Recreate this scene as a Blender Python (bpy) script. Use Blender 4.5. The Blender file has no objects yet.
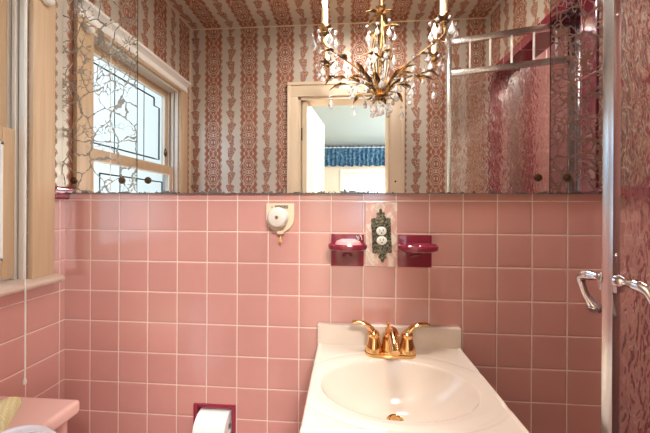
import bpy, bmesh, math, random
from mathutils import Vector, Matrix
from math import pi, sin, cos, radians, sqrt, atan2

random.seed(7)
scene = bpy.context.scene
C = scene.collection

# ------------------------------------------------------------------ camera
cam_data = bpy.data.cameras.new('camera')
cam = bpy.data.objects.new('camera', cam_data)
C.objects.link(cam)
cam.location = (0.0, -0.990, 1.27)
cam.rotation_euler = (Matrix.Rotation(radians(4.04), 4, 'Z') @ Matrix.Rotation(radians(90), 4, 'X')
                      @ Matrix.Rotation(radians(0.28), 4, 'Z')).to_euler()
cam_data.sensor_width = 36.0
cam_data.lens = 16.0
cam_data.shift_y = -0.0125
cam_data.clip_start = 0.02
scene.camera = cam

# ------------------------------------------------------------------ world (overcast daylight)
world = bpy.data.worlds.new('sky')
scene.world = world
world.use_nodes = True
wn = world.node_tree.nodes
wl = world.node_tree.links
wbg = wn['Background']
wtc = wn.new('ShaderNodeTexCoord')
wsep = wn.new('ShaderNodeSeparateXYZ')
wramp = wn.new('ShaderNodeValToRGB')
wl.new(wtc.outputs['Generated'], wsep.inputs[0])
wl.new(wsep.outputs['Z'], wramp.inputs[0])
wramp.color_ramp.elements[0].color = (0.70, 0.85, 1.0, 1)
wramp.color_ramp.elements[1].color = (0.42, 0.66, 1.0, 1)
wl.new(wramp.outputs[0], wbg.inputs['Color'])
wbg.inputs['Strength'].default_value = 1.6

# sky portals at the two windows
def portal(loc, rot, sx, sy):
    ld = bpy.data.lights.new('window_portal', 'AREA')
    ld.shape = 'RECTANGLE'; ld.size = sx; ld.size_y = sy
    ld.cycles.is_portal = True
    lo = bpy.data.objects.new('window_portal', ld); C.objects.link(lo)
    lo.location = loc; lo.rotation_euler = rot
portal((-1.15, -0.435, 1.51), (0, radians(-90), 0), 0.94, 0.64)

# unseen fill area added on the bedroom's right side, no window there
bd = bpy.data.lights.new('bedroom_fill', 'AREA')
bd.shape = 'RECTANGLE'; bd.size = 2.2; bd.size_y = 1.4; bd.energy = 29; bd.color = (0.96, 0.97, 1.0)
bo = bpy.data.objects.new('bedroom_fill', bd); C.objects.link(bo)
bo.location = (1.93, -2.9, 1.5); bo.rotation_euler = (0, radians(90), 0)
# unseen ceiling light added as fill from the bedroom
bl = bpy.data.lights.new('bedroom_ceiling_fill', 'AREA')
bl.shape = 'DISK'; bl.size = 0.5; bl.energy = 38; bl.color = (1.0, 0.97, 0.93)
blo = bpy.data.objects.new('bedroom_ceiling_fill', bl); C.objects.link(blo)
blo.location = (0.45, -1.9, 2.40)

# added fill light, out of view above the mirror side of the room
bath = bpy.data.lights.new('bathroom_ceiling_fill', 'AREA')
bath.shape = 'DISK'; bath.size = 0.35; bath.energy = 6.5; bath.color = (1.0, 0.96, 0.92)
batho = bpy.data.objects.new('bathroom_ceiling_fill', bath); C.objects.link(batho)
batho.location = (0.10, -0.26, 2.40)
shw = bpy.data.lights.new('shower_ceiling_fill', 'AREA')  # unseen light added to brighten the shower behind its glass
shw.shape = 'DISK'; shw.size = 0.2; shw.energy = 1.8; shw.color = (1.0, 0.92, 0.84)
shwo = bpy.data.objects.new('shower_ceiling_fill', shw); C.objects.link(shwo)
shwo.location = (1.30, -0.40, 2.41)

scene.view_settings.view_transform = 'Standard'
scene.view_settings.look = 'None'
scene.view_settings.gamma = 1.0
scene.view_settings.use_curve_mapping = False
scene.view_settings.exposure = 1.3
scene.cycles.max_bounces = 14
scene.cycles.diffuse_bounces = 6
scene.cycles.glossy_bounces = 6
scene.cycles.transmission_bounces = 12
scene.cycles.transparent_max_bounces = 16
scene.cycles.sample_clamp_indirect = 6.0

# ================================================================== shader helpers
def srgb(r, g, b):
    f = lambda c: (c/255/12.92) if c/255 <= 0.04045 else ((c/255+0.055)/1.055)**2.4
    return (f(r), f(g), f(b), 1.0)

class X:
    """float expression that writes Math nodes"""
    def __init__(s, nt, v): s.nt = nt; s.v = v
    def _m(s, op, *a, clamp=False):
        n = s.nt.nodes.new('ShaderNodeMath'); n.operation = op; n.use_clamp = clamp
        for i, q in enumerate(a):
            q = q.v if isinstance(q, X) else q
            if isinstance(q, (int, float)): n.inputs[i].default_value = q
            else: s.nt.links.new(q, n.inputs[i])
        return X(s.nt, n.outputs[0])
    def __add__(s, o): return s._m('ADD', s, o)
    __radd__ = __add__
    def __sub__(s, o): return s._m('SUBTRACT', s, o)
    def __rsub__(s, o): return s._m('SUBTRACT', o, s)
    def __mul__(s, o): return s._m('MULTIPLY', s, o)
    __rmul__ = __mul__
    def __truediv__(s, o): return s._m('DIVIDE', s, o)
    def abs(s): return s._m('ABSOLUTE', s)
    def sin(s): return s._m('SINE', s)
    def cos(s): return s._m('COSINE', s)
    def sqrt(s): return s._m('SQRT', s)
    def floor(s): return s._m('FLOOR', s)
    def fract(s): return s._m('FRACT', s)
    def ping(s, a): return s._m('PINGPONG', s, a)
    def wrap(s, lo, hi): return s._m('WRAP', s, hi, lo)
    def lt(s, o): return s._m('LESS_THAN', s, o)
    def gt(s, o): return s._m('GREATER_THAN', s, o)
    def mx(s, o): return s._m('MAXIMUM', s, o)
    def mn(s, o): return s._m('MINIMUM', s, o)
    def sstep(s, a, b):
        n = s.nt.nodes.new('ShaderNodeMapRange'); n.interpolation_type = 'SMOOTHSTEP'
        n.inputs['From Min'].default_value = a; n.inputs['From Max'].default_value = b
        s.nt.links.new(s.v, n.inputs['Value']); return X(s.nt, n.outputs[0])
    def clamp(s): return s._m('ADD', s, 0.0, clamp=True)

def hyp(a, b): return (a*a + b*b).sqrt()

def new_mat(name):
    m = bpy.data.materials.new(name); m.use_nodes = True
    nt = m.node_tree; b = nt.nodes['Principled BSDF']
    return m, nt, b

def pos(nt):
    g = nt.nodes.new('ShaderNodeNewGeometry'); s = nt.nodes.new('ShaderNodeSeparateXYZ')
    nt.links.new(g.outputs['Position'], s.inputs[0])
    return g.outputs['Position'], X(nt, s.outputs[0]), X(nt, s.outputs[1]), X(nt, s.outputs[2])

def noise(nt, vec, scale, detail=2.0, rough=0.5, dist=0.0):
    n = nt.nodes.new('ShaderNodeTexNoise'); n.inputs['Scale'].default_value = scale
    n.inputs['Detail'].default_value = detail; n.inputs['Roughness'].default_value = rough
    n.inputs['Distortion'].default_value = dist
    if vec is not None: nt.links.new(vec, n.inputs['Vector'])
    return n

def vec(nt, a, b, c):
    n = nt.nodes.new('ShaderNodeCombineXYZ')
    for i, q in enumerate((a, b, c)):
        if isinstance(q, X): nt.links.new(q.v, n.inputs[i])
        else: n.inputs[i].default_value = q
    return n.outputs[0]

def mixc(nt, f, a, b):
    n = nt.nodes.new('ShaderNodeMix'); n.data_type = 'RGBA'
    if isinstance(f, X): nt.links.new(f.v, n.inputs[0])
    else: n.inputs[0].default_value = f
    for q, i in ((a, 6), (b, 7)):
        if isinstance(q, tuple): n.inputs[i].default_value = q
        else: nt.links.new(q, n.inputs[i])
    return n.outputs[2]

def bump(nt, h, strength, dist, b, prev=None):
    n = nt.nodes.new('ShaderNodeBump'); n.inputs['Strength'].default_value = strength
    n.inputs['Distance'].default_value = dist
    nt.links.new(h.v if isinstance(h, X) else h, n.inputs['Height'])
    if prev is not None: nt.links.new(prev, n.inputs['Normal'])
    if b is not None: nt.links.new(n.outputs[0], b.inputs['Normal'])
    return n.outputs[0]

def simple(name, col, rough=0.5, metal=0.0, nscale=0, namt=0.0, bumpd=0.0, coat=0.0, spec=0.5, sheen=0.0):
    m, nt, b = new_mat(name)
    b.inputs['Base Color'].default_value = col
    b.inputs['Roughness'].default_value = rough
    b.inputs['Metallic'].default_value = metal
    b.inputs['Coat Weight'].default_value = coat
    b.inputs['Specular IOR Level'].default_value = spec
    b.inputs['Sheen Weight'].default_value = sheen
    if nscale:
        p, x, y, z = pos(nt)
        n = noise(nt, p, nscale, 4)
        dark = tuple(c*(1-namt) for c in col[:3]) + (1,)
        nt.links.new(mixc(nt, X(nt, n.outputs['Fac']), dark, col), b.inputs['Base Color'])
        if bumpd: bump(nt, n.outputs['Fac'], 0.4, bumpd, b)
    return m

def emis(name, col, strength):
    m, nt, b = new_mat(name)
    b.inputs['Base Color'].default_value = col
    b.inputs['Emission Color'].default_value = col
    b.inputs['Emission Strength'].default_value = strength
    return m

# ------------------------------------------------------------------ tile
P_T = 0.1096
def tile_mat(name, axis, off, col=srgb(203, 147, 138), voff=1.2965, pitch=P_T, g=0.0019, grout=srgb(232, 205, 192), tilt=0.010):
    m, nt, b = new_mat(name)
    p, x, y, z = pos(nt)
    u = {'x': x, 'y': y}[axis]
    uu = (u - off)/pitch + 100; vv = (z - voff)/pitch + 100
    fu = uu.fract(); fv = vv.fract()
    du = (0.5 - (fu - 0.5).abs()); dv = (0.5 - (fv - 0.5).abs())
    d = du.mn(dv)*pitch                      # distance to the joint centre
    wob = noise(nt, p, 60, 2)
    d = d + (X(nt, wob.outputs['Fac']) - 0.5)*0.0006
    face = d.sstep(g*0.6, g*1.25)
    wnz = nt.nodes.new('ShaderNodeTexWhiteNoise'); wnz.noise_dimensions = '3D'
    nt.links.new(vec(nt, uu.floor(), vv.floor(), 1.0), wnz.inputs['Vector'])
    sc = nt.nodes.new('ShaderNodeSeparateColor'); nt.links.new(wnz.outputs['Color'], sc.inputs[0])
    r1 = X(nt, sc.outputs[0]); r2 = X(nt, sc.outputs[1]); r3 = X(nt, sc.outputs[2])
    n1 = noise(nt, p, 16, 4)
    var = (r3*0.5 + X(nt, n1.outputs['Fac'])*0.5)
    dk = tuple(c*0.90 for c in col[:3]) + (1,)
    lt = tuple(min(1, c*1.07) for c in col[:3]) + (1,)
    tc = mixc(nt, var, dk, lt)
    nt.links.new(mixc(nt, face, grout, tc), b.inputs['Base Color'])
    rr = (1 - face)*0.6 + 0.17 + X(nt, n1.outputs['Fac'])*0.10
    nt.links.new(rr.v, b.inputs['Roughness'])
    b.inputs['Specular IOR Level'].default_value = 0.75
    b.inputs['Coat Weight'].default_value = 0.8
    b.inputs['Coat Roughness'].default_value = 0.12; b.inputs['Coat IOR'].default_value = 1.8
    # pillow edge, per-tile tilt and long soft waves of the glaze
    pil = d.sstep(0.0, 0.006)
    n2 = noise(nt, p, 9, 1)
    h = pil*0.0010 + (fu - 0.5)*(r1 - 0.5)*(pitch*tilt*2) + (fv - 0.5)*(r2 - 0.5)*(pitch*tilt*2) + X(nt, n2.outputs['Fac'])*0.0010
    bump(nt, h, 1.0, 1.0, b)
    return m

PINK = srgb(210, 140, 131)
M = {}
M['tile_front'] = tile_mat('pink_tile_front', 'x', -0.925)
M['tile_side'] = tile_mat('pink_tile_side', 'y', -0.0197)
M['tile_shower'] = tile_mat('pink_tile_shower', 'x', 0.99, tilt=0.006)
MAROON = srgb(128, 32, 50)
M['maroon_v'] = tile_mat('maroon_trim_upright', 'y', 5.0, MAROON, 1.2965, 0.152, 0.0012, srgb(214, 170, 160))
M['maroon_h'] = tile_mat('maroon_trim_level', 'y', -0.09, MAROON, 0.0, 0.152, 0.0012, srgb(214, 170, 160))
M['maroon_x'] = tile_mat('maroon_trim_end', 'x', -5.0, MAROON, 1.2965, 0.152, 0.0012, srgb(214, 170, 160))
M['maroon'] = simple('maroon_glazed_ceramic', srgb(138, 40, 60), 0.10, 0, 14, 0.12, coat=0.6)

# ------------------------------------------------------------------ wallpaper
def wallpaper(name, ua, va, uoff, voff):
    m, nt, b = new_mat(name)
    p, x, y, z = pos(nt)
    d_ = {'x': x, 'y': y, 'z': z}
    PU, PV = 0.238, 0.242
    u = d_[ua] - uoff; v = d_[va] - voff
    nz = noise(nt, p, 70, 2)
    nzv = (X(nt, nz.outputs['Fac']) - 0.5)
    s = u.wrap(-PU/2, PU/2)
    a = s.abs()
    yv = v.ping(PV/2)                 # 0 .. 0.121 folded
    # --- broad lace column
    edge = 0.0505 + (yv*(2*pi*3/0.121)).cos()*0.0045 - ((yv-0.121).abs()*28).mn(1.0)*0.0 + nzv*0.004
    body = 1 - (a - edge).sstep(-0.001, 0.0012)
    def ln(dist, w): return 1 - dist.abs().sstep(w*0.5, w)
    def blob(cx, cy, rx, ry):
        return 1 - hyp((a - cx)/rx, (yv - cy)/ry).sstep(0.8, 1.05)
    def ring(cx, cy, rx, ry, w):
        return ln((hyp((a - cx)/rx, (yv - cy)/ry) - 1.0)*min(rx, ry), w)
    L = blob(0.0095, 0.046, 0.0055, 0.0115)
    for q in (ring(0, 0.046, 0.024, 0.026, 0.0024), ring(0.0, 0.046, 0.034, 0.038, 0.0020),
              ln(a - (yv - 0.121).abs()*0.62, 0.0026), ln(a - 0.020 - (yv - 0.100).abs()*0.5, 0.0020),
              blob(0.0, 0.104, 0.004, 0.006), blob(0.030, 0.118, 0.005, 0.007), blob(0.0, 0.002, 0.006, 0.008),
              ring(0.031, 0.010, 0.008, 0.010, 0.0020), ring(0.0, 0.0, 0.018, 0.010, 0.0020),
              blob(0.033, 0.078, 0.003, 0.009), blob(0.012, 0.080, 0.003, 0.005)):
        L = L.mx(q)
    # scalloped picot outline
    sc = ((v*(1/0.0121)).fract() - 0.5).abs()
    picot = ln(a - edge - 0.004 + sc*0.004, 0.0030)
    lace = (body*(1 - L*0.80)).mx(picot*0.8)
    # --- narrow leafy vine
    s2 = (u + PU/2).wrap(-PU/2, PU/2)
    cell = (v/0.0807 + 50)
    f = cell.fract()
    side = ((cell*(pi)).cos())*0.006
    w1 = 0.007 + f*0.024
    w2 = 0.007 + (f*2.0).fract()*0.013
    leaf = (1 - ((s2 - side).abs() - (w1.mn((1 - f)*0.32)).mx(w2) + nzv*0.012).sstep(-0.001, 0.0012))
    vor = nt.nodes.new('ShaderNodeTexVoronoi'); vor.feature = 'DISTANCE_TO_EDGE'; vor.inputs['Scale'].default_value = 85
    nt.links.new(p, vor.inputs['Vector'])
    veins = 1 - X(nt, vor.outputs['Distance']).sstep(0.03, 0.10)
    leaf = leaf*(1 - veins*0.7)
    mask = lace.mx(leaf).clamp()
    big = noise(nt, p, 3, 2)
    ground = mixc(nt, X(nt, big.outputs['Fac']), srgb(184, 172, 156), srgb(212, 204, 190))
    ink = mixc(nt, X(nt, big.outputs['Fac']), srgb(128, 72, 46), srgb(162, 98, 66))
    nt.links.new(mixc(nt, mask, ground, ink), b.inputs['Base Color'])
    nt.links.new(((1 - mask)*0.30).v, b.inputs['Metallic'])
    nt.links.new((mask*0.22 + 0.38).v, b.inputs['Roughness'])
    bump(nt, mask, 0.35, 0.0006, b)
    return m

M['paper_back'] = wallpaper('damask_wallpaper_back', 'x', 'z', -0.868, 1.02)
M['paper_side'] = wallpaper('damask_wallpaper_side', 'y', 'z', -0.090, 1.02)
M['paper_ceiling'] = wallpaper('damask_wallpaper_ceiling', 'x', 'y', -0.868, 0.0)

# ------------------------------------------------------------------ others
M['cream_paint'] = simple('cream_trim_paint', srgb(222, 200, 170), 0.35, 0, 8, 0.08, 0.002)
def wood_mat():
    m, nt, b = new_mat('pale_varnished_casing')
    p, x, y, z = pos(nt)
    mp = nt.nodes.new('ShaderNodeMapping'); mp.inputs['Scale'].default_value = (40, 40, 1.2)
    nt.links.new(p, mp.inputs[0])
    n = noise(nt, mp.outputs[0], 2.2, 5, 0.6, 0.6)
    nt.links.new(mixc(nt, X(nt, n.outputs['Fac']), srgb(182, 150, 116), srgb(212, 186, 154)), b.inputs['Base Color'])
    b.inputs['Roughness'].default_value = 0.35
    bump(nt, n.outputs['Fac'], 0.2, 0.001, b)
    return m
M['casing'] = wood_mat()
M['white_track'] = simple('white_window_track', srgb(228, 224, 214), 0.4, 0, 20, 0.06)
M['grey_track'] = simple('grey_window_track', srgb(150, 140, 128), 0.5, 0, 20, 0.1)
M['mirror_seam'] = simple('dark_seam', srgb(30, 28, 26), 0.4)
M['white_paint'] = simple('white_gloss_paint', srgb(236, 234, 228), 0.3)
M['caulk'] = simple('aged_sill_paint', srgb(214, 190, 172), 0.4, 0, 30, 0.25, 0.001)
M['lead'] = simple('dark_lead_came', srgb(44, 48, 54), 0.5, 0.5)
M['brass_dark'] = simple('dark_brass', srgb(92, 70, 50), 0.35, 0.9)
M['gold'] = simple('polished_gold', srgb(232, 188, 128), 0.10, 1.0)
M['chrome'] = simple('polished_chrome', srgb(222, 222, 228), 0.08, 1.0)
M['alu'] = simple('brushed_aluminium', srgb(222, 222, 220), 0.24, 1.0, 30, 0.12)
M['porcelain'] = simple('cultured_marble', srgb(228, 212, 196), 0.16, 0, 5, 0.05, coat=0.4)
M['pink_porcelain'] = simple('pink_porcelain', srgb(222, 178, 166), 0.10, 0, 4, 0.05, coat=0.5)
M['white_seat'] = simple('white_seat_plastic', srgb(228, 230, 238), 0.2, 0, 4, 0.03, coat=0.3)
M['paper'] = simple('white_tissue_paper', srgb(236, 230, 226), 0.9, 0, 40, 0.06, 0.0008)
M['soap'] = simple('pale_pink_soap', srgb(226, 172, 170), 0.35, 0, 30, 0.06)
M['cream_plastic'] = simple('cream_plastic', srgb(228, 210, 180), 0.3, 0, 25, 0.08)
M['pearl_plastic'] = simple('pearly_knob_plastic', srgb(220, 212, 200), 0.15, 0, 25, 0.1, coat=0.5)
M['print_black'] = simple('black_print', srgb(50, 44, 42), 0.6)
M['bead'] = simple('amber_bead', srgb(222, 168, 104), 0.3)
M['cord'] = simple('white_cord', srgb(232, 228, 222), 0.7)
M['bronze'] = None
M['ivory'] = simple('ivory_receptacle', srgb(236, 232, 222), 0.3)
M['slot'] = simple('dark_slot', srgb(25, 22, 20), 0.6)
M['bed_wall'] = simple('cream_bedroom_wall', srgb(226, 216, 198), 0.7, 0, 3, 0.04)
M['bed_ceiling'] = simple('pale_blue_bedroom_ceiling', srgb(184, 202, 206), 0.8, 0, 2, 0.04)
M['bed_floor'] = simple('beige_carpet', srgb(176, 160, 140), 0.95, 0, 120, 0.2, 0.002)
M['door_paint'] = simple('cream_door_paint', srgb(222, 206, 178), 0.35, 0, 5, 0.05)
M['plant'] = simple('dark_green_leaf', srgb(52, 70, 58), 0.5, 0, 30, 0.3)
M['pot'] = simple('white_glazed_pot', srgb(220, 218, 210), 0.3)
M['candle'] = simple('cream_candle_sleeve', srgb(244, 228, 190), 0.4, 0, 20, 0.05)
M['bulb'] = emis('warm_flame_bulb', (1.0, 0.78, 0.50, 1), 5.2)
M['lamp_glass'] = emis('lit_lamp_glass', (1.0, 0.9, 0.76, 1), 3.0)
M['cabinet'] = simple('white_cabinet_paint', srgb(226, 214, 204), 0.35, 0, 5, 0.04)
M['house'] = simple('white_clapboard', srgb(236, 238, 240), 0.7, 0, 2, 0.05)
M['roof'] = simple('grey_blue_roof', srgb(120, 134, 154), 0.8, 0, 8, 0.2)
M['grass'] = simple('lawn', srgb(128, 140, 110), 0.95, 0, 6, 0.3)
M['floor'] = tile_mat('floor_tile', 'x', 0.0, srgb(180, 120, 112))

# bronze with patina
m, nt, b = new_mat('antique_bronze'); p, x, y, z = pos(nt)
n = noise(nt, p, 140, 5, 0.7)
nt.links.new(mixc(nt, X(nt, n.outputs['Fac']).sstep(0.4, 0.62), srgb(56, 55, 44), srgb(158, 152, 128)), b.inputs['Base Color'])
b.inputs['Metallic'].default_value = 0.75; b.inputs['Roughness'].default_value = 0.4
bump(nt, n.outputs['Fac'], 0.7, 0.003, b); M['bronze'] = m
# gilded leaf metal, dark in places
m, nt, b = new_mat('gilded_leaf_metal'); p, x, y, z = pos(nt)
n = noise(nt, p, 28, 4, 0.6)
nt.links.new(mixc(nt, X(nt, n.outputs['Fac']).sstep(0.42, 0.66), srgb(100, 76, 54), srgb(222, 172, 98)), b.inputs['Base Color'])
b.inputs['Metallic'].default_value = 0.85; b.inputs['Roughness'].default_value = 0.33; M['gilt'] = m
# pink-beige marble
m, nt, b = new_mat('pink_beige_marble'); p, x, y, z = pos(nt)
n = noise(nt, p, 22, 5, 0.65, 1.2)
nt.links.new(mixc(nt, X(nt, n.outputs['Fac']).sstep(0.42, 0.62), srgb(220, 174, 162), srgb(238, 228, 212)), b.inputs['Base Color'])
b.inputs['Roughness'].default_value = 0.15; M['marble'] = m
# blue valance cloth
m, nt, b = new_mat('blue_print_cloth'); p, x, y, z = pos(nt)
n = noise(nt, p, 20, 4, 0.7)
nt.links.new(mixc(nt, X(nt, n.outputs['Fac']).sstep(0.42, 0.62), srgb(44, 86, 130), srgb(112, 158, 184)), b.inputs['Base Color'])
b.inputs['Roughness'].default_value = 0.9; M['valance'] = m
# pale yellow green checked towel
m, nt, b = new_mat('yellow_green_terry'); p, x, y, z = pos(nt)
ck = ((x*420).sin()*(y*420).sin())
nt.links.new(mixc(nt, ck.sstep(-0.2, 0.3), srgb(214, 208, 150), srgb(226, 222, 180)), b.inputs['Base Color'])
b.inputs['Roughness'].default_value = 0.95
bump(nt, ck, 0.3, 0.001, b); M['towel'] = m
# crystal
m, nt, b = new_mat('cut_crystal')
b.inputs['Base Color'].default_value = (1, 1, 1, 1); b.inputs['Roughness'].default_value = 0.02
b.inputs['Transmission Weight'].default_value = 1.0; b.inputs['IOR'].default_value = 1.5
b.inputs['Transmission Weight'].default_value = 0.68; b.inputs['Specular IOR Level'].default_value = 0.9
M['crystal'] = m
# thin window glass: mostly clear, glancing reflection
m, nt, b = new_mat('window_glass')
tr = nt.nodes.new('ShaderNodeBsdfTransparent'); tr.inputs[0].default_value = (0.94, 0.97, 1, 1)
gl = nt.nodes.new('ShaderNodeBsdfGlossy'); gl.inputs['Roughness'].default_value = 0.02
fr = nt.nodes.new('ShaderNodeFresnel'); fr.inputs[0].default_value = 1.2
mx = nt.nodes.new('ShaderNodeMixShader')
nt.links.new(fr.outputs[0], mx.inputs[0]); nt.links.new(tr.outputs[0], mx.inputs[1]); nt.links.new(gl.outputs[0], mx.inputs[2])
nt.links.new(mx.outputs[0], nt.nodes['Material Output'].inputs[0]); M['glass'] = m
# hammered shower glass
m, nt, b = new_mat('hammered_glass'); p, x, y, z = pos(nt)
mp = nt.nodes.new('ShaderNodeMapping'); mp.inputs['Scale'].default_value = (1.0, 1.0, 0.55)
nt.links.new(p, mp.inputs[0])
n1 = noise(nt, mp.outputs[0], 46, 1.5, 0.5, 0.6)
vo = nt.nodes.new('ShaderNodeTexVoronoi'); vo.feature = 'SMOOTH_F1'; vo.inputs['Scale'].default_value = 85
nt.links.new(mp.outputs[0], vo.inputs['Vector'])
h = X(nt, n1.outputs['Fac'])*0.015 + X(nt, vo.outputs['Distance'])*0.004
b.inputs['Base Color'].default_value = (0.97, 0.95, 0.93, 1)
b.inputs['Transmission Weight'].default_value = 1.0; b.inputs['IOR'].default_value = 1.35
b.inputs['Roughness'].default_value = 0.04
bump(nt, h, 1.0, 0.24, b)
tr = nt.nodes.new('ShaderNodeBsdfTransparent'); mx = nt.nodes.new('ShaderNodeMixShader'); mx.inputs[0].default_value = 0.80
nt.links.new(tr.outputs[0], mx.inputs[1]); nt.links.new(b.outputs[0], mx.inputs[2]); nt.links.new(mx.outputs[0], nt.nodes['Material Output'].inputs[0]); M['hammered'] = m

def mirror_mat(name, veined=0.0, tint=(0.93, 0.93, 0.92, 1), vein=srgb(150, 128, 96), scale=9.0, edge_w=0.05, dense=0.0):
    m, nt, b = new_mat(name); p, x, y, z = pos(nt)
    b.inputs['Base Color'].default_value = tint
    b.inputs['Metallic'].default_value = 1.0
    b.inputs['Roughness'].default_value = 0.0
    # desilvered jagged bottom edge
    n0 = noise(nt, p, 34, 4, 0.7)
    low = 1 - (z - 1.3215 - (X(nt, n0.outputs['Fac']) - 0.47).mx(0.0)*0.045).sstep(-0.0006, 0.0012)
    mask = low*0.9
    if veined:
        nw = noise(nt, p, 5, 4, 0.6)
        sv = nt.nodes.new('ShaderNodeVectorMath'); sv.operation = 'SCALE'; sv.inputs['Scale'].default_value = 0.10
        nt.links.new(nw.outputs['Color'], sv.inputs[0])
        ad = nt.nodes.new('ShaderNodeVectorMath'); ad.operation = 'ADD'
        nt.links.new(p, ad.inputs[0]); nt.links.new(sv.outputs[0], ad.inputs[1])
        vo = nt.nodes.new('ShaderNodeTexVoronoi'); vo.feature = 'DISTANCE_TO_EDGE'; vo.inputs['Scale'].default_value = scale
        nt.links.new(ad.outputs[0], vo.inputs['Vector'])
        vo2 = nt.nodes.new('ShaderNodeTexVoronoi'); vo2.feature = 'DISTANCE_TO_EDGE'; vo2.inputs['Scale'].default_value = scale*2.7
        nt.links.new(ad.outputs[0], vo2.inputs['Vector'])
        nb = noise(nt, p, 6, 2)
        nf = noise(nt, p, 120, 3)
        gate = X(nt, nb.outputs['Fac']).sstep(0.50 - dense, 0.62 - dense)
        d1 = X(nt, vo.outputs['Distance']) + (X(nt, nf.outputs['Fac']) - 0.5)*0.09
        d2 = X(nt, vo2.outputs['Distance']) + (X(nt, nf.outputs['Fac']) - 0.5)*0.20
        v1 = (1 - d1.sstep(edge_w*0.5, edge_w))
        v2 = (1 - d2.sstep(edge_w*0.9, edge_w*1.8))*gate
        mask = mask.mx(v1.mx(v2)*veined)
    col = mixc(nt, low, vein, srgb(52, 48, 44))
    nt.links.new(mixc(nt, mask.clamp(), tint, col), b.inputs['Base Color'])
    nt.links.new((1 - mask*0.85).clamp().v, b.inputs['Metallic'])
    nt.links.new((mask*0.35).v, b.inputs['Roughness'])
    return m
M['mirror_plain'] = mirror_mat('silvered_mirror')
M['mirror_left'] = mirror_mat('gold_veined_mirror', 0.78, (0.90, 0.90, 0.88, 1), srgb(122, 106, 78), 13.0, 0.034, 0.03)
M['mirror_right'] = mirror_mat('amber_veined_smoked_mirror', 0.88, (0.52, 0.48, 0.52, 1), srgb(112, 68, 30), 15.0, 0.046, 0.12)

# ================================================================== mesh helpers
def finish(name, bm, mats, parent=None, smooth=True, angle=35):
    me = bpy.data.meshes.new(name); bm.to_mesh(me); bm.free()
    if not isinstance(mats, (list, tuple)): mats = [mats]
    for q in mats: me.materials.append(q)
    if smooth:
        for p_ in me.polygons: p_.use_smooth = True
        me.set_sharp_from_angle(angle=radians(angle))
    o = bpy.data.objects.new(name, me); C.objects.link(o)
    if parent is not None: o.parent = parent
    return o

def box(bm, x0, x1, y0, y1, z0, z1, bev=0.0, mi=0, seg=2):
    r = bmesh.ops.create_cube(bm, size=1.0)
    vs = r['verts']
    bmesh.ops.scale(bm, vec=(abs(x1-x0), abs(y1-y0), abs(z1-z0)), verts=vs)
    bmesh.ops.translate(bm, vec=((x0+x1)/2, (y0+y1)/2, (z0+z1)/2), verts=vs)
    fs = set(f for v in vs for f in v.link_faces)
    for f in fs: f.material_index = mi
    if bev > 0:
        es = list(set(e for v in vs for e in v.link_edges))
        bmesh.ops.bevel(bm, geom=es, offset=bev, segments=seg, affect='EDGES', profile=0.6)
    return bm

def B(x0, x1, y0, y1, z0, z1, bev=0.0, seg=2):
    return box(bmesh.new(), x0, x1, y0, y1, z0, z1, bev, 0, seg)

def catmull(pts, n=6):
    pts = [Vector(p_) for p_ in pts]
    if len(pts) < 3: return pts
    P = [pts[0]*2 - pts[1]] + pts + [pts[-1]*2 - pts[-2]]
    out = []
    for i in range(1, len(P)-2):
        for k in range(n):
            t = k/n
            a, b_, c, d = P[i-1], P[i], P[i+1], P[i+2]
            out.append(0.5*((2*b_) + (c-a)*t + (2*a-5*b_+4*c-d)*t*t + (3*b_-a-3*c+d)*t**3))
    out.append(pts[-1]); return out

def tube(bm, pts, r, seg=10, caps=True, mi=0, smooth_n=0, flat=1.0):
    if smooth_n: 
        rr = r if isinstance(r, (list, tuple)) else None
        n0 = len(pts); pts = catmull(pts, smooth_n)
        if rr:
            r = []
            for i in range(len(pts)):
                t = i/(len(pts)-1)*(n0-1); k = min(int(t), n0-2); f = t-k
                r.append(rr[k]*(1-f)+rr[k+1]*f)
    pts = [Vector(p_) for p_ in pts]
    up = None; rings = []
    for i, p_ in enumerate(pts):
        tn = (pts[min(i+1, len(pts)-1)] - pts[max(i-1, 0)]).normalized()
        if up is None:
            up = Vector((0, 0, 1)) if abs(tn.z) < 0.9 else Vector((1, 0, 0))
        sd = tn.cross(up)
        if sd.length < 1e-6: sd = tn.orthogonal()
        sd.normalize(); up = sd.cross(tn).normalized()
        q = r[i] if isinstance(r, (list, tuple)) else r
        rings.append([bm.verts.new(p_ + (sd*cos(2*pi*k/seg) + up*sin(2*pi*k/seg)*flat)*q) for k in range(seg)])
    for a, b_ in zip(rings[:-1], rings[1:]):
        for k in range(seg):
            f = bm.faces.new((a[k], a[(k+1) % seg], b_[(k+1) % seg], b_[k])); f.material_index = mi
    if caps:
        bm.faces.new(rings[0][::-1]).material_index = mi; bm.faces.new(rings[-1]).material_index = mi
    return bm

def lathe(bm, prof, seg=24, origin=(0, 0, 0), mat=None, mi=0):
    """prof: [(r, z)] spun about local Z; mat: optional Matrix applied"""
    new = []; rings = []
    for r, z in prof:
        if r < 1e-6:
            v = bm.verts.new((0, 0, z)); rings.append([v]); new.append(v)
        else:
            rg = [bm.verts.new((r*cos(2*pi*k/seg), r*sin(2*pi*k/seg), z)) for k in range(seg)]
            rings.append(rg); new += rg
    for a, b_ in zip(rings[:-1], rings[1:]):
        for k in range(seg):
            k2 = (k+1) % seg
            if len(a) == 1 and len(b_) == 1: continue
            if len(a) == 1: f = bm.faces.new((a[0], b_[k2], b_[k]))
            elif len(b_) == 1: f = bm.faces.new((a[k], a[k2], b_[0]))
            else: f = bm.faces.new((a[k], a[k2], b_[k2], b_[k]))
            f.material_index = mi
    mt = Matrix.Translation(origin) @ (mat if mat is not None else Matrix.Identity(4))
    bmesh.ops.transform(bm, matrix=mt, verts=new)
    return bm

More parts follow.
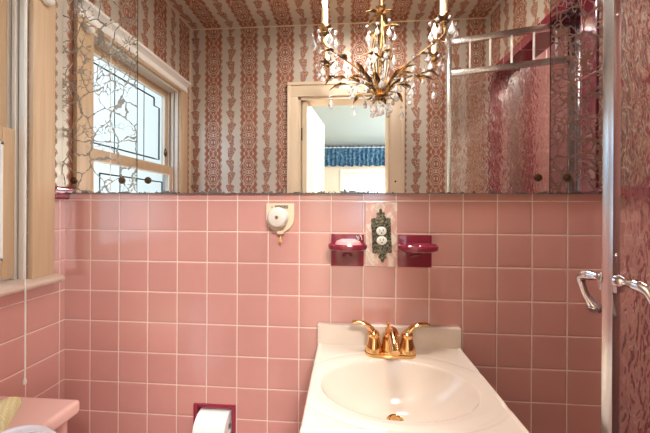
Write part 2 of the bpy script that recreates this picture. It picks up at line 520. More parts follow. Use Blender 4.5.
def prism(bm, pts, plane, d0, d1, bev=0.0, mi=0):
    """polygon in a plane ('xz': depth along y, 'yz': depth along x, 'xy': depth along z)"""
    def mk(a, b_, d):
        return {'xz': (a, d, b_), 'yz': (d, a, b_), 'xy': (a, b_, d)}[plane]
    A = [bm.verts.new(mk(a, b_, d0)) for a, b_ in pts]
    Bv = [bm.verts.new(mk(a, b_, d1)) for a, b_ in pts]
    fs = [bm.faces.new(A), bm.faces.new(Bv[::-1])]
    n = len(pts)
    for i in range(n):
        fs.append(bm.faces.new((A[i], Bv[i], Bv[(i+1) % n], A[(i+1) % n])))
    for f in fs: f.material_index = mi
    bmesh.ops.recalc_face_normals(bm, faces=fs)
    if bev:
        es = [e for e in bm.edges if e.verts[0] in set(Bv) and e.verts[1] in set(Bv)]
        bmesh.ops.bevel(bm, geom=es, offset=bev, segments=2, affect='EDGES')
    return bm

def empty(name, loc=(0, 0, 0)):
    o = bpy.data.objects.new(name, None); C.objects.link(o); o.location = loc
    o.empty_display_size = 0.05
    return o

def tag(o, label=None, cat=None, group=None, kind=None):
    if label: o['label'] = label
    if cat: o['category'] = cat
    if group: o['group'] = group
    if kind: o['kind'] = kind
    return o

def part(name, bm, mats, parent, smooth=True, label=None):
    o = finish(name, bm, mats, None, smooth)
    bpy.context.view_layer.update()
    o.parent = parent
    top = parent; off = Vector((0, 0, 0))
    while top is not None:
        off += top.location; top = top.parent
    o.location = o.location - off      # geometry is authored in world space
    if label: o['label'] = label
    return o

def struct(name, bm, mats, label, cat='wall', smooth=False, parent=None):
    o = finish(name, bm, mats, parent, smooth)
    if parent is None: tag(o, label, cat, kind='structure')
    return o

RX = Matrix.Rotation(radians(90), 4, 'X')      # local z -> -y
RY = Matrix.Rotation(radians(90), 4, 'Y')      # local z -> +x

XL, XR, YB, ZC = -1.025, 0.875, -0.8785, 2.447
TILE_Z = 1.30
# ================================================================== room shell
# front wall (tile below, plain behind the mirror) with the paper-holder recess
bm = bmesh.new()
hx0, hx1, hz0, hz1 = -0.528, -0.384, 0.436, 0.574
box(bm, XL-0.10, hx0, 0, 0.12, 0, 1.345)
box(bm, hx1, 1.80, 0, 0.12, 0, 1.345)
box(bm, hx0, hx1, 0, 0.12, 0, hz0)
box(bm, hx0, hx1, 0, 0.12, hz1, 1.345)
box(bm, hx0, hx1, 0.10, 0.12, hz0, hz1)
box(bm, XL-0.10, 1.80, 0, 0.12, 1.345, ZC, mi=1)
struct('wall_front', bm, [M['tile_front'], M['paper_back']], 'pink square tiled wall under the wide mirror')
# left wall with the window opening
wy0, wy1, wz0, wz1 = -0.745, -0.126, 1.035, 1.985
bm = bmesh.new()
box(bm, XL-0.10, XL, YB-0.12, 0, 0, wz0)
box(bm, XL-0.10, XL, wy1, 0, wz0, TILE_Z)
box(bm, XL-0.10, XL, YB-0.12, wy0, wz0, TILE_Z)
box(bm, XL-0.10, XL, wy1, 0, TILE_Z, ZC, mi=1)
box(bm, XL-0.10, XL, YB-0.12, wy0, TILE_Z, ZC, mi=1)
box(bm, XL-0.10, XL, wy0, wy1, wz1, ZC, mi=1)
struct('wall_left', bm, [M['tile_side'], M['paper_side']], 'left wall, pink tile below and damask paper above')
# right wall: pier, header over the shower opening
RT = 0.12
bm = bmesh.new()
box(bm, XR, XR+RT, -0.1761, 0, 0, TILE_Z)
box(bm, XR, XR+RT, -0.1761, 0, TILE_Z, ZC, mi=1)
box(bm, XR, XR+RT, YB, -0.1761, 2.072, ZC, mi=1)
struct('wall_right', bm, [M['tile_side'], M['paper_side']], 'papered right wall above and beside the shower opening')
# back wall with doorway
dx0, dx1, dz = -0.304, 0.280, 1.9825
bm = bmesh.new()
for a, b_, z0, z1 in ((XL, dx0, 0, ZC), (dx1, XR, 0, ZC), (dx0, dx1, dz, ZC)):
    box(bm, a, b_, YB-0.12, YB, z0, z1)
struct('wall_back', bm, [M['paper_back']], 'damask papered wall around the bedroom doorway')
bm = B(XL-0.1, 1.9, YB-0.12, 0.12, ZC, ZC+0.08)
struct('ceiling', bm, [M['paper_ceiling']], 'striped damask papered bathroom ceiling', 'ceiling')
bm = B(XL-0.1, 1.9, YB-0.12, 0.12, -0.08, 0)
struct('floor', bm, [M['floor']], 'tiled bathroom floor', 'floor')
# shower alcove
bm = bmesh.new()
box(bm, XR+RT, 1.80, YB-0.12, YB, 0, ZC)
box(bm, XR, XR+RT, YB-0.12, YB, 0, ZC)
struct('wall_shower_back', bm, [M['tile_shower']], 'pink tiled end wall inside the shower')
bm = B(1.70, 1.80, YB, 0, 0, ZC)
struct('wall_shower_side', bm, [M['tile_side']], 'pink tiled far side wall inside the shower')
bm = B(XR+0.002, XR+RT-0.002, YB, -0.1761, 0, 0.10, 0.006)
struct('trim_1', bm, [M['maroon']], 'maroon curb across the foot of the shower opening', 'trim')
# maroon trims
bm = B(XR-0.008, XR+0.004, -0.1765, -0.1035, 0, 2.072, 0.004)
struct('trim_2', bm, [M['maroon_v']], 'upright maroon tile border beside the shower opening', 'trim')
bm = B(XR-0.008, XR+RT, YB, -0.1035, 2.066, 2.112, 0.004)
struct('trim_3', bm, [M['maroon_h']], 'level maroon tile border over the shower opening', 'trim')
bm = B(XR, XR+0.072, YB-0.001, YB+0.008, 0.0, 2.066, 0.003)
struct('trim_4', bm, [M['maroon_x']], 'upright maroon tile border at the far shower corner', 'trim')
bm = B(1.075, 1.14, YB-0.001, YB+0.007, 0.0, 2.40, 0.003)
struct('trim_5', bm, [M['maroon_x']], 'second upright maroon tile line inside the shower', 'trim')
bm = bmesh.new()
box(bm, 0.985, 1.045, YB, YB+0.03, 0.10, 2.066, 0.004)
struct('trim_6', bm, [M['alu']], 'pale metal strike channel on the shower end wall', 'trim')
def cap(y0, y1, sgn, name, label, x):
    bm = bmesh.new()
    prof = [(0, 1.2985), (0.012*sgn, 1.2985), (0.017*sgn, 1.304), (0.018*sgn, 1.325), (0.014*sgn, 1.338), (0.006*sgn, 1.344), (0, 1.344)]
    A = [bm.verts.new((x+a, y0, z)) for a, z in prof]; D_ = [bm.verts.new((x+a, y1, z)) for a, z in prof]
    fs = [bm.faces.new(A), bm.faces.new(D_)]
    for i in range(len(prof)):
        j = (i+1) % len(prof); fs.append(bm.faces.new((A[i], D_[i], D_[j], A[j])))
    bmesh.ops.recalc_face_normals(bm, faces=fs)
    struct(name, bm, [M['maroon']], label, 'trim', smooth=True)
cap(-0.0535, -0.0005, 1, 'trim_7', 'maroon bullnose cap on the left wall by the mirror', XL)
cap(YB, -0.817, 1, 'trim_8', 'maroon bullnose cap on the left wall by the back corner', XL)
cap(-0.1035, -0.0135, -1, 'trim_9', 'maroon bullnose cap on the right wall behind shower glass', XR)
# thin cove where the ceiling paper meets the walls
bm = bmesh.new()
box(bm, XL, XR, YB, YB+0.005, ZC-0.006, ZC)
box(bm, XL, XL+0.005, YB+0.005, -0.014, ZC-0.006, ZC)
box(bm, XL, XL+0.005, YB, YB+0.006, 1.345, ZC-0.006)
struct('trim_10', bm, [M['cream_paint']], 'thin cream bead along ceiling and corner of the paper', 'trim')
# doorway casing
def casing_profile(bm, x0, x1, z0, z1, y, t):
    box(bm, x0, x1, y, y+t, z0, z1, 0.003)
bm = bmesh.new()
t0, t1, tz = -0.371, 0.363, 2.071
casing_profile(bm, t0, dx0, 0, dz, YB, 0.016); casing_profile(bm, dx1, t1, 0, dz, YB, 0.016)
casing_profile(bm, t0, t1, dz, tz, YB, 0.016)
casing_profile(bm, t0-0.002, t0+0.018, 0, tz-0.018, YB, 0.024); casing_profile(bm, t1-0.018, t1+0.002, 0, tz-0.018, YB, 0.024)
casing_profile(bm, t0-0.002, t1+0.002, tz-0.018, tz+0.002, YB, 0.024)
box(bm, dx0, dx0+0.016, YB-0.12, YB+0.004, 0, dz); box(bm, dx1-0.016, dx1, YB-0.12, YB+0.004, 0, dz)
box(bm, dx0, dx1, YB-0.12, YB+0.004, dz-0.016, dz)
dt = struct('trim_11', bm, [M['cream_paint']], 'cream casing around the bedroom doorway', 'trim', smooth=True)
bm = bmesh.new(); lathe(bm, [(0, 0.002), (0.006, 0.002), (0.006, 0)], 12, (dx1+0.03, YB+0.017, 1.44), Matrix.Rotation(radians(-90), 4, 'X'))
o = finish('casing_hole', bm, M['slot'], dt)

# ================================================================== bathroom window
win = empty('window_1', (XL, -0.435, 1.035)); tag(win, 'leaded double-hung window with pale wooden casing on the left wall', 'window', kind='structure')
bm = bmesh.new()
box(bm, XL, XL+0.018, -0.126, -0.054, 1.036, 1.99, 0.003)
box(bm, XL, XL+0.018, -0.817, -0.745, 1.036, 1.99, 0.003)
box(bm, XL, XL+0.018, -0.817, -0.054, 1.985, 1.999, 0.003)
part('casing', bm, M['casing'], win)
bm = bmesh.new()
prism(bm, [(XL, 1.998), (XL+0.022, 1.998), (XL+0.024, 2.008), (XL+0.020, 2.014), (XL+0.020, 2.03), (XL+0.03, 2.038), (XL+0.045, 2.045), (XL+0.045, 2.058), (XL, 2.062)], 'xz', -0.806, -0.056)
part('head_moulding', bm, M['white_paint'], win)
bm = bmesh.new()
pr_ = [(-1.12, 1.012), (XL+0.03, 1.008), (XL+0.043, 1.013), (XL+0.046, 1.021), (XL+0.043, 1.030), (XL+0.03, 1.036), (-1.12, 1.040)]
A = [bm.verts.new((a, -0.850, z)) for a, z in pr_]; A2 = [bm.verts.new((a, -0.044, z)) for a, z in pr_]
fs = [bm.faces.new(A), bm.faces.new(A2)]
for i in range(len(pr_)):
    j = (i+1) % len(pr_); fs.append(bm.faces.new((A[i], A2[i], A2[j], A[j])))
bmesh.ops.recalc_face_normals(bm, faces=fs)
part('sill', bm, M['caulk'], win)
# jamb tracks (both sides)
for nm, ya, yb, s in (('jamb', -0.1262, -0.130, -1), ('jamb', -0.745, -0.741, 1)):
    bm = bmesh.new()
    box(bm, -1.125, XL, min(ya, ya+s*0.004), max(ya, ya+s*0.004), 1.036, 1.985)
    part(nm, bm, M['grey_track'], win, False)
    for xa, xb, dep, mt in ((XL-0.020, XL-0.002, 0.010, 'white_track'), (XL-0.044, XL-0.030, 0.012, 'white_track'), (XL-0.070, XL-0.056, 0.011, 'white_track')):
        bm = bmesh.new(); box(bm, xa, xb, min(ya, ya+s*dep), max(ya, ya+s*dep), 1.036, 1.985, 0.002)
        part('track', bm, M[mt], win)
bm = B(-1.125, XL, -0.741, -0.130, 1.975, 1.985)
part('head_jamb', bm, M['white_track'], win)
def sash(z0, z1, xin, xout, nm, st=0.034, top=0.045, bot=0.05, mt='casing'):
    y0, y1 = -0.733, -0.138
    bm = bmesh.new()
    box(bm, xout, xin, y0, y0+st, z0, z1, 0.003); box(bm, xout, xin, y1-st, y1, z0, z1, 0.003)
    box(bm, xout, xin, y0+st, y1-st, z1-top, z1, 0.003); box(bm, xout, xin, y0+st, y1-st, z0, z0+bot, 0.003)
    s_ = part(nm, bm, M[mt], win)
    bm = bmesh.new(); w = 0.006
    ya, yb, za, zb = y0+st, y1-st, z0+bot, z1-top
    box(bm, xin-0.004, xin+0.003, ya, ya+w, za, zb); box(bm, xin-0.004, xin+0.003, yb-w, yb, za, zb)
    box(bm, xin-0.004, xin+0.003, ya, yb, za, za+w); box(bm, xin-0.004, xin+0.003, ya, yb, zb-w, zb)
    part('glazing_bead', bm, M['white_paint'], s_, False)
    xm = (xin+xout)/2
    bm = bmesh.new()
    vs = [bm.verts.new((xm, a, z)) for a, z in ((ya, za), (yb, za), (yb, zb), (ya, zb))]; bm.faces.new(vs)
    part('pane', bm, M['glass'], s_, False)
    return s_, xm, ya, yb, za, zb
up, xm, ya, yb, za, zb = sash(1.475, 1.975, XL-0.060, XL-0.082, 'upper_sash', top=0.04, bot=0.04)
bm = bmesh.new()
def lead(bm, xm, pts, w=0.0042):
    tube(bm, [(xm, a, z) for a, z in pts], w, 6)
i_ = 0.036; nch = 0.045
lead(bm, xm, [(ya+i_+nch, za+i_), (yb-i_, za+i_), (yb-i_, zb-i_), (ya+i_+nch, zb-i_), ])
lead(bm, xm, [(ya+i_+nch, zb-i_), (ya+i_+nch, zb-i_-nch), (ya+i_, zb-i_-nch), (ya+i_, za+i_), (ya+i_+nch, za+i_)])
lead(bm, xm, [((ya+yb)/2+0.10, za), ((ya+yb)/2+0.10, zb)], 0.002)
lead(bm, xm, [((ya+yb)/2-0.10, za), ((ya+yb)/2-0.10, zb)], 0.002)
part('lead_came', bm, M['lead'], up)
lo_, xm, ya, yb, za, zb = sash(1.045, 1.518, XL-0.030, XL-0.055, 'lower_sash', top=0.05, bot=0.06)
bm = bmesh.new(); i_ = 0.05
lead(bm, xm, [(ya+i_, za+i_), (yb-i_, za+i_), (yb-i_, zb-i_), (ya+i_, zb-i_), (ya+i_, za+i_)])
lead(bm, xm, [((ya+yb)/2+0.10, za), ((ya+yb)/2+0.10, zb)], 0.002)
part('lead_came', bm, M['lead'], lo_)
bm = bmesh.new()
lathe(bm, [(0, 0.0), (0.012, 0), (0.014, 0.004), (0.009, 0.010), (0, 0.012)], 16, (XL-0.058, -0.70, 1.60), RY @ Matrix.Scale(1.9, 4, (1, 0, 0)))
part('sash_lock', bm, M['brass_dark'], up)
# hanging cord at the window
bm = bmesh.new()
tube(bm, [(-0.976, -0.173, 2.050), (-0.976, -0.173, 0.745)], 0.0016, 8)
lathe(bm, [(0, 0), (0.004, 0.003), (0.005, 0.012), (0.002, 0.022), (0, 0.022)], 12, (-0.976, -0.173, 0.725))
co = finish('blind_cord', bm, M['cord']); tag(co, 'thin white cord hanging before the window casing down to the toilet tank', 'cord')
bm = bmesh.new()
tube(bm, [(XL+0.018, -0.173, 2.03), (-0.990, -0.173, 2.046), (-0.974, -0.173, 2.050)], 0.003, 8)
part('cord_hook', bm, M['brass_dark'], co)
bm = bmesh.new()
lathe(bm, [(0, 0), (0.010, 0.001), (0.017, 0.008), (0.018, 0.016), (0.012, 0.026), (0, 0.030)], 20, (XL+0.030, -0.092, 1.948))
tube(bm, [(XL+0.016, -0.092, 1.962), (XL+0.032, -0.092, 1.962)], 0.005, 10)
k = finish('curtain_knob', bm, M['white_paint']); tag(k, 'small round white knob high on the wooden window casing', 'knob')

# outside
bm = B(-9, -1.3, -9, 7, -0.5, -0.4)
struct('ground', bm, [M['grass']], 'pale ground outside the window', 'ground')
hs = empty('neighbour_house', (-6.5, -2.0, -0.4)); tag(hs, 'white house with grey-blue roof glimpsed through the leaded window', 'house')
bm = B(-8.5, -5.0, -5.5, 2.2, -0.4, 2.05); part('wall', bm, M['house'], hs, False)
bm = bmesh.new(); prism(bm, [(-8.9, 2.0), (-6.75, 3.2), (-4.6, 2.0)], 'xz', -5.9, 2.6); part('roof', bm, M['roof'], hs, False)
bm = B(-5.02, -4.98, -2.6, -1.7, 0.7, 1.7); part('window', bm, M['roof'], hs, False)

# ================================================================== mirrors
MT = -0.0135
def screw(parent, x, z):
    bm = bmesh.new()
    lathe(bm, [(0.0, 0.006), (0.0045, 0.0060), (0.005, 0.0045), (0.0075, 0.0045), (0.0085, 0.003), (0.0115, 0.003), (0.0125, 0.0), (0, 0)], 22, (x, MT, z), RX)
    box(bm, x-0.0035, x+0.0035, MT-0.0066, MT-0.0058, z-0.0006, z+0.0006)
    part('mirror_rosette', bm, M['brass_dark'], parent)
def mirror(x0, x1, mat, label, screws):
    bm = B(x0, x1, MT, 0.0, 1.3206, ZC-0.004, 0.0)
    for f in bm.faces:
        if f.normal.y > -0.5: f.material_index = 1
    o = finish('mirror_panel', bm, [mat, M['mirror_seam']], None, False)
    o.location = (0, 0, 0)
    tag(o, label, 'mirror', 'mirror panels above the tile')
    for x, z in screws: screw(o, x, z)
    return o
mirror(XL+0.001, -0.7405, M['mirror_left'], 'narrow gold-veined mirror panel reflecting the leaded window, left of the seam', [(-0.978, 1.366), (-0.795, 1.366)])
mirror(-0.7375, 0.6530, M['mirror_plain'], 'wide clear mirror panel above the sink', [(-0.6978, 1.366), (0.6185, 1.372)])
mirror(0.6560, XR-0.001, M['mirror_right'], 'narrow dark amber-veined mirror panel beside the shower door', [(0.7070, 1.372)])

# ================================================================== shower door
sd = empty('shower_door', (0.96, -0.305, 0.10)); tag(sd, 'hammered glass shower door standing ajar with chrome lever handles', 'shower door')
P0 = Vector((0.475, -0.430)); P1 = Vector((0.952, -0.3155))
dv = (P1-P0); DL = dv.length; dv.normalize(); nv = Vector((-dv.y, dv.x))   # nv towards the mirror
ang = atan2(dv.y, dv.x)
MD = Matrix.Translation((P0.x, P0.y, 0)) @ Matrix.Rotation(ang, 4, 'Z')
def dbox(bm, s0, s1, t0_, t1_, z0, z1, bev=0.0015):
    b2 = bmesh.new(); box(b2, s0, s1, t0_, t1_, z0, z1, bev)
    bmesh.ops.transform(b2, matrix=MD, verts=b2.verts)
    me = bpy.data.meshes.new('t'); b2.to_mesh(me); b2.free(); bm.from_mesh(me); bpy.data.meshes.remove(me)
bm = bmesh.new()
dbox(bm, 0, 0.017, -0.009, 0.009, 0.115, 2.062)
part('stile', bm, M['alu'], sd)
bm = bmesh.new(); dbox(bm, DL-0.02, DL, -0.009, 0.009, 0.115, 2.062)
part('stile', bm, M['alu'], sd)
for z0, z1 in ((2.036, 2.062), (1.890, 1.914), (0.115, 0.145)):
    bm = bmesh.new(); dbox(bm, 0.017, DL-0.02, -0.009, 0.009, z0, z1)
    part('rail', bm, M['alu'], sd)
for s in (0.095, 0.178, 0.262, 0.346, 0.428):
    bm = bmesh.new(); dbox(bm, s-0.0035, s+0.0035, -0.004, 0.004, 1.914, 2.036, 0.001)
    part('transom_bar', bm, M['white_track'], sd)
bm = bmesh.new(); dbox(bm, 0.0165, DL-0.0195, -0.002, 0.002, 0.1445, 1.8905, 0)
part('glass_panel', bm, M['hammered'], sd, False)
def door_pt(s, t, z):
    q = P0 + dv*s + nv*t; return (q.x, q.y, z)
for sg in (1, -1):
    e = []
    bm = bmesh.new()
    # rose: little square escutcheon with a collar
    b2 = bmesh.new(); box(b2, -0.0085, 0.0085, -0.0065, 0.0, -0.018, 0.012, 0.002)
    bmesh.ops.transform(b2, matrix=MD @ Matrix.Translation((0.0085, sg*0.009 + (0.0065 if sg > 0 else 0), 1.140)), verts=b2.verts)
    me = bpy.data.meshes.new('t'); b2.to_mesh(me); b2.free(); bm.from_mesh(me); bpy.data.meshes.remove(me)
    T = 0.0525 if sg < 0 else 0.056
    pts = [door_pt(0.009, sg*0.010, 1.143), door_pt(0.009, sg*0.025, 1.143), door_pt(0.009, sg*0.036, 1.1425), door_pt(0.0095, sg*(T-0.008), 1.140),
           door_pt(0.012, sg*T, 1.134), door_pt(0.018, sg*(T+0.002), 1.118), door_pt(0.026, sg*(T+0.002), 1.100), door_pt(0.036, sg*T, 1.085),
           door_pt(0.042, sg*(T-0.002), 1.073), door_pt(0.037, sg*(T-0.003), 1.066)]
    tube(bm, pts, [0.0065, 0.0068, 0.0100, 0.0092, 0.0085, 0.0066, 0.0064, 0.0090, 0.0135, 0.0100], 14, smooth_n=6)
    lathe(bm, [(0, 0.012), (0.008, 0.011), (0.011, 0.006), (0.012, 0)], 20, door_pt(0.009, sg*0.010, 1.143), Matrix.Rotation(ang, 4, 'Z') @ Matrix.Rotation(radians(-90*sg), 4, 'X'))
    part('lever_handle', bm, M['chrome'], sd)
bm = bmesh.new()
for z in (1.1885, 1.62, 0.7):
    lathe(bm, [(0, 0.002), (0.002, 0.002), (0.0032, 0)], 12, door_pt(0.008, -0.009, z), Matrix.Rotation(ang, 4, 'Z') @ Matrix.Rotation(radians(90), 4, 'X'))
part('screw', bm, M['chrome'], sd)
# fixed post and narrow side light it hangs on
fp = empty('shower_side_panel', (0.965, -0.29, 0.10)); tag(fp, 'narrow fixed metal post and glass strip that carries the shower door', 'shower panel')
bm = B(0.955, 0.985, -0.312, -0.284, 0.10, 2.066, 0.002); part('post', bm, M['alu'], fp)
bm = B(0.968, 0.972, -0.284, -0.190, 0.10, 2.066); part('glass_strip', bm, M['hammered'], fp, False)
bm = B(0.962, 0.978, -0.190, -0.1765, 0.10, 2.066, 0.002); part('wall_channel', bm, M['alu'], fp)

# ================================================================== sink
CT = 0.8135
sx0, sx1, sy0, sy1 = -0.092, 0.380, -0.400, -0.001
vn = empty('vanity_sink', (0.144, -0.2, CT)); tag(vn, 'cream cultured marble vanity top with oval basin below the mirror', 'sink')
ca, cb, ccx, ccy = 0.201, 0.126, 0.138, -0.228
def bowl_r(x, y):
    lo, hi = 0.0, 3.0
    for _ in range(26):
        r = (lo+hi)/2
        sh = 0.036*max(0, 1-r)
        q = ((x-ccx)/ca)**2 + ((y-ccy-sh)/cb)**2
        if q < r*r: hi = r
        else: lo = r
    return r
NX, NY = 150, 130
bm = bmesh.new(); G = []
for j in range(NY+1):
    row = []
    for i in range(NX+1):
        x = sx0+(sx1-sx0)*i/NX; y = sy0+(sy1-sy0)*j/NY
        r = bowl_r(x, y); z = CT
        if r < 1: z -= 0.122*(1-r**2.3)**0.9 + 0.003
        elif r < 1.16:
            t = (1.16-r)/0.16; z -= 0.003*(3*t*t-2*t**3)
        # raised drip edge near the rim
        e = min(x-sx0, sx1-x, y-sy0)
        if e < 0.012: z += 0.003*sin(pi*min(1, e/0.012)) - (0.004*(1-e/0.004) if e < 0.004 else 0)
        if 1.26 < r < 1.36: z -= 0.0018*sin(pi*(r-1.26)/0.10)
        row.append(bm.verts.new((x, y, z)))
    G.append(row)
for j in range(NY):
    for i in range(NX):
        bm.faces.new((G[j][i], G[j][i+1], G[j+1][i+1], G[j+1][i]))
loop = [G[0][i] for i in range(NX+1)] + [G[j][NX] for j in range(1, NY+1)] + [G[NY][i] for i in range(NX-1, -1, -1)] + [G[j][0] for j in range(NY-1, 0, -1)]
low = [bm.verts.new((v.co.x, v.co.y, CT-0.034)) for v in loop]
for i in range(len(loop)):
    j = (i+1) % len(loop); bm.faces.new((loop[j], loop[i], low[i], low[j]))
part('basin_top', bm, M['porcelain'], vn).data.set_sharp_from_angle(angle=radians(60))
bm = B(sx0, sx1, -0.020, -0.001, CT-0.004, CT+0.066, 0.004, 3); part('backsplash', bm, M['porcelain'], vn)
bm = bmesh.new()
dzv = CT - 0.125
lathe(bm, [(0, 0.0), (0.010, 0.0), (0.013, 0.003), (0.021, 0.006), (0.024, 0.003), (0.024, -0.004)], 24, (ccx, ccy+0.036, dzv+0.002))
lathe(bm, [(0, 0.010), (0.012, 0.009), (0.014, 0.006), (0.006, 0.004), (0.005, 0.0)], 20, (ccx, ccy+0.036, dzv+0.002))
part('drain', bm, M['gold'], vn, label='brass pop-up drain')
# faucet
fx, fy = 0.143, -0.070
fc = empty('faucet', (fx, fy, CT)); tag(fc, 'polished gold two-handle faucet on the back of the sink', 'faucet')
bm = bmesh.new()
pts = []
for k in range(40):
    a = 2*pi*k/40
    px_ = 0.052*(1 if cos(a) > 0 else -1) + 0.027*cos(a); py_ = 0.027*sin(a)
    pts.append((fx+px_, fy+py_))
prism(bm, pts, 'xy', CT-0.0005, CT+0.012, 0.004)
part('base_plate', bm, M['gold'], fc)
bm = bmesh.new()
tube(bm, [(fx, fy+0.006, CT+0.010), (fx, fy+0.006, CT+0.035), (fx, fy-0.004, CT+0.062), (fx, fy-0.030, CT+0.075), (fx, fy-0.065, CT+0.066), (fx, fy-0.093, CT+0.048)],
     [0.028, 0.0265, 0.0235, 0.0205, 0.017, 0.014], 20, smooth_n=6)
part('spout', bm, M['gold'], fc)
bm = bmesh.new(); lathe(bm, [(0.0035, 0), (0.0035, 0.020), (0.006, 0.023), (0.0065, 0.030), (0.003, 0.034), (0, 0.034)], 14, (fx-0.004, fy+0.022, CT+0.060))
tube(bm, [(fx-0.004, fy+0.022, CT+0.008), (fx-0.004, fy+0.022, CT+0.064)], 0.0035, 10)
part('lift_rod', bm, M['gold'], fc)
for s in (-1, 1):
    hx = fx + s*0.052
    bm = bmesh.new(); lathe(bm, [(0.0265, 0), (0.0265, 0.006), (0.0235, 0.018), (0.0195, 0.032), (0.0165, 0.044), (0.0185, 0.049), (0.017, 0.057), (0.010, 0.063), (0, 0.066)], 24, (hx, fy, CT+0.010))
    hb = part('handle_body', bm, M['gold'], fc)
    bm = bmesh.new()
    tube(bm, [(hx-s*0.006, fy, CT+0.060), (hx+s*0.006, fy, CT+0.076), (hx+s*0.022, fy+0.001, CT+0.090), (hx+s*0.042, fy+0.002, CT+0.096), (hx+s*0.062, fy+0.003, CT+0.096), (hx+s*0.068, fy+0.003, CT+0.094)],
         [0.014, 0.014, 0.0115, 0.0100, 0.0095, 0.005], 14, smooth_n=6, flat=0.6)
    part('lever', bm, M['gold'], hb)
# cabinet
cb_ = empty('vanity_cabinet', (0.144, -0.2, 0)); tag(cb_, 'white painted cabinet carrying the vanity sink', 'cabinet')
cz = CT - 0.034
bm = bmesh.new()
cx0, cx1, cyf = sx0+0.02, sx1-0.02, -0.375
box(bm, cx0, cx0+0.016, cyf, -0.002, 0, cz); box(bm, cx1-0.016, cx1, cyf, -0.002, 0, cz)
box(bm, cx0+0.016, cx1-0.016, cyf, -0.002, 0.08, 0.096); box(bm, cx0+0.016, cx1-0.016, cyf+0.03, cyf+0.045, 0, 0.08)
box(bm, cx0+0.016, cx1-0.016, cyf, cyf+0.016, cz-0.05, cz)
part('body', bm, M['cabinet'], cb_, False)
for a, b_, kx in ((cx0+0.004, 0.142, 0.125), (0.146, cx1-0.004, 0.163)):
    bm = B(a, b_, cyf-0.018, cyf-0.001, 0.10, cz-0.06, 0.003); d = part('door', bm, M['cabinet'], cb_)
    bm = bmesh.new(); lathe(bm, [(0.005, 0), (0.005, 0.012), (0.013, 0.018), (0.012, 0.026), (0, 0.029)], 16, (kx, cyf-0.018, 0.55), RX)
    part('knob', bm, M['gold'], d)

# ================================================================== wall fittings
# soap dishes
def dish(xc, zc_, label):
    r = empty('soap_dish', (xc, 0, zc_)); tag(r, label, 'soap dish', 'maroon ceramic soap dishes')
    bm = B(xc-0.0555, xc+0.0555, -0.006, 0.002, zc_-0.054, zc_+0.054, 0.002); part('wall_plate', bm, M['maroon'], r)
    # oval tray: D-shaped bowl with thick rolled rim, drain slot lip underneath
    bm = bmesh.new(); zt = zc_+0.024
    N = 44; rings = []
    prof = [(0.0, -0.014), (0.55, -0.013), (0.80, -0.009), (0.86, 0.0), (0.93, 0.004), (1.0, 0.001), (1.02, -0.006), (0.98, -0.013), (0.80, -0.019), (0.45, -0.022), (0, -0.023)]
    A_, B_ = 0.0625, 0.048
    for rr, dz_ in prof:
        if rr == 0: rings.append([bm.verts.new((xc, -0.047, zt+dz_))]); continue
        ring = []
        for k in range(N):
            a = 2*pi*k/N
            ring.append(bm.verts.new((xc + A_*rr*math.copysign(abs(cos(a))**0.8, cos(a)), -0.047 + B_*rr*sin(a)*(0.82 if sin(a) > 0 else 1.0), zt+dz_)))
        rings.append(ring)
    for a, b_ in zip(rings[:-1], rings[1:]):
        for k in range(N):
            k2 = (k+1) % N
            if len(a) == 1: bm.faces.new((a[0], b_[k], b_[k2]))
            elif len(b_) == 1: bm.faces.new((a[k], b_[0], a[k2]))
            else: bm.faces.new((a[k], b_[k], b_[k2], a[k2]))
    bmesh.ops.recalc_face_normals(bm, faces=bm.faces)
    part('tray', bm, M['maroon'], r)
    bm = bmesh.new()
    tube(bm, [(xc-0.012, -0.010, zc_-0.016), (xc-0.006, -0.022, zc_-0.010), (xc+0.006, -0.022, zc_-0.010), (xc+0.012, -0.010, zc_-0.016)], 0.005, 10, smooth_n=4)
    part('lip', bm, M['maroon'], r)
    return r
dish(0.0075, 1.1285, 'maroon ceramic wall soap dish holding a pink soap bar')
dish(0.2320, 1.1285, 'empty maroon ceramic wall soap dish nearest the shower door')
bm = bmesh.new()
lathe(bm, [(0, -0.013), (0.020, -0.012), (0.033, -0.007), (0.038, 0.0), (0.034, 0.008), (0.020, 0.0135), (0, 0.015)], 36, (0.0095, -0.046, 1.1545), Matrix.Diagonal((1.12, 0.80, 1.15, 1)))
o = finish('soap_bar', bm, M['soap']); tag(o, 'pale pink oval soap bar in the left maroon dish', 'soap')
bm = bmesh.new()
for q in ([(0.038, 1.178), (0.041, 1.171), (0.044, 1.176), (0.047, 1.168)], [(0.049, 1.177), (0.053, 1.178), (0.055, 1.171), (0.056, 1.164)], [(0.040, 1.168), (0.046, 1.165)]):
    tube(bm, [(a, -0.0070, z) for a, z in q], 0.0013, 6, smooth_n=4 if len(q) > 2 else 0)
o = finish('white_scrap', bm, M['white_paint']); tag(o, 'tiny white scrap stuck at the top corner of the left dish plate', 'scrap')

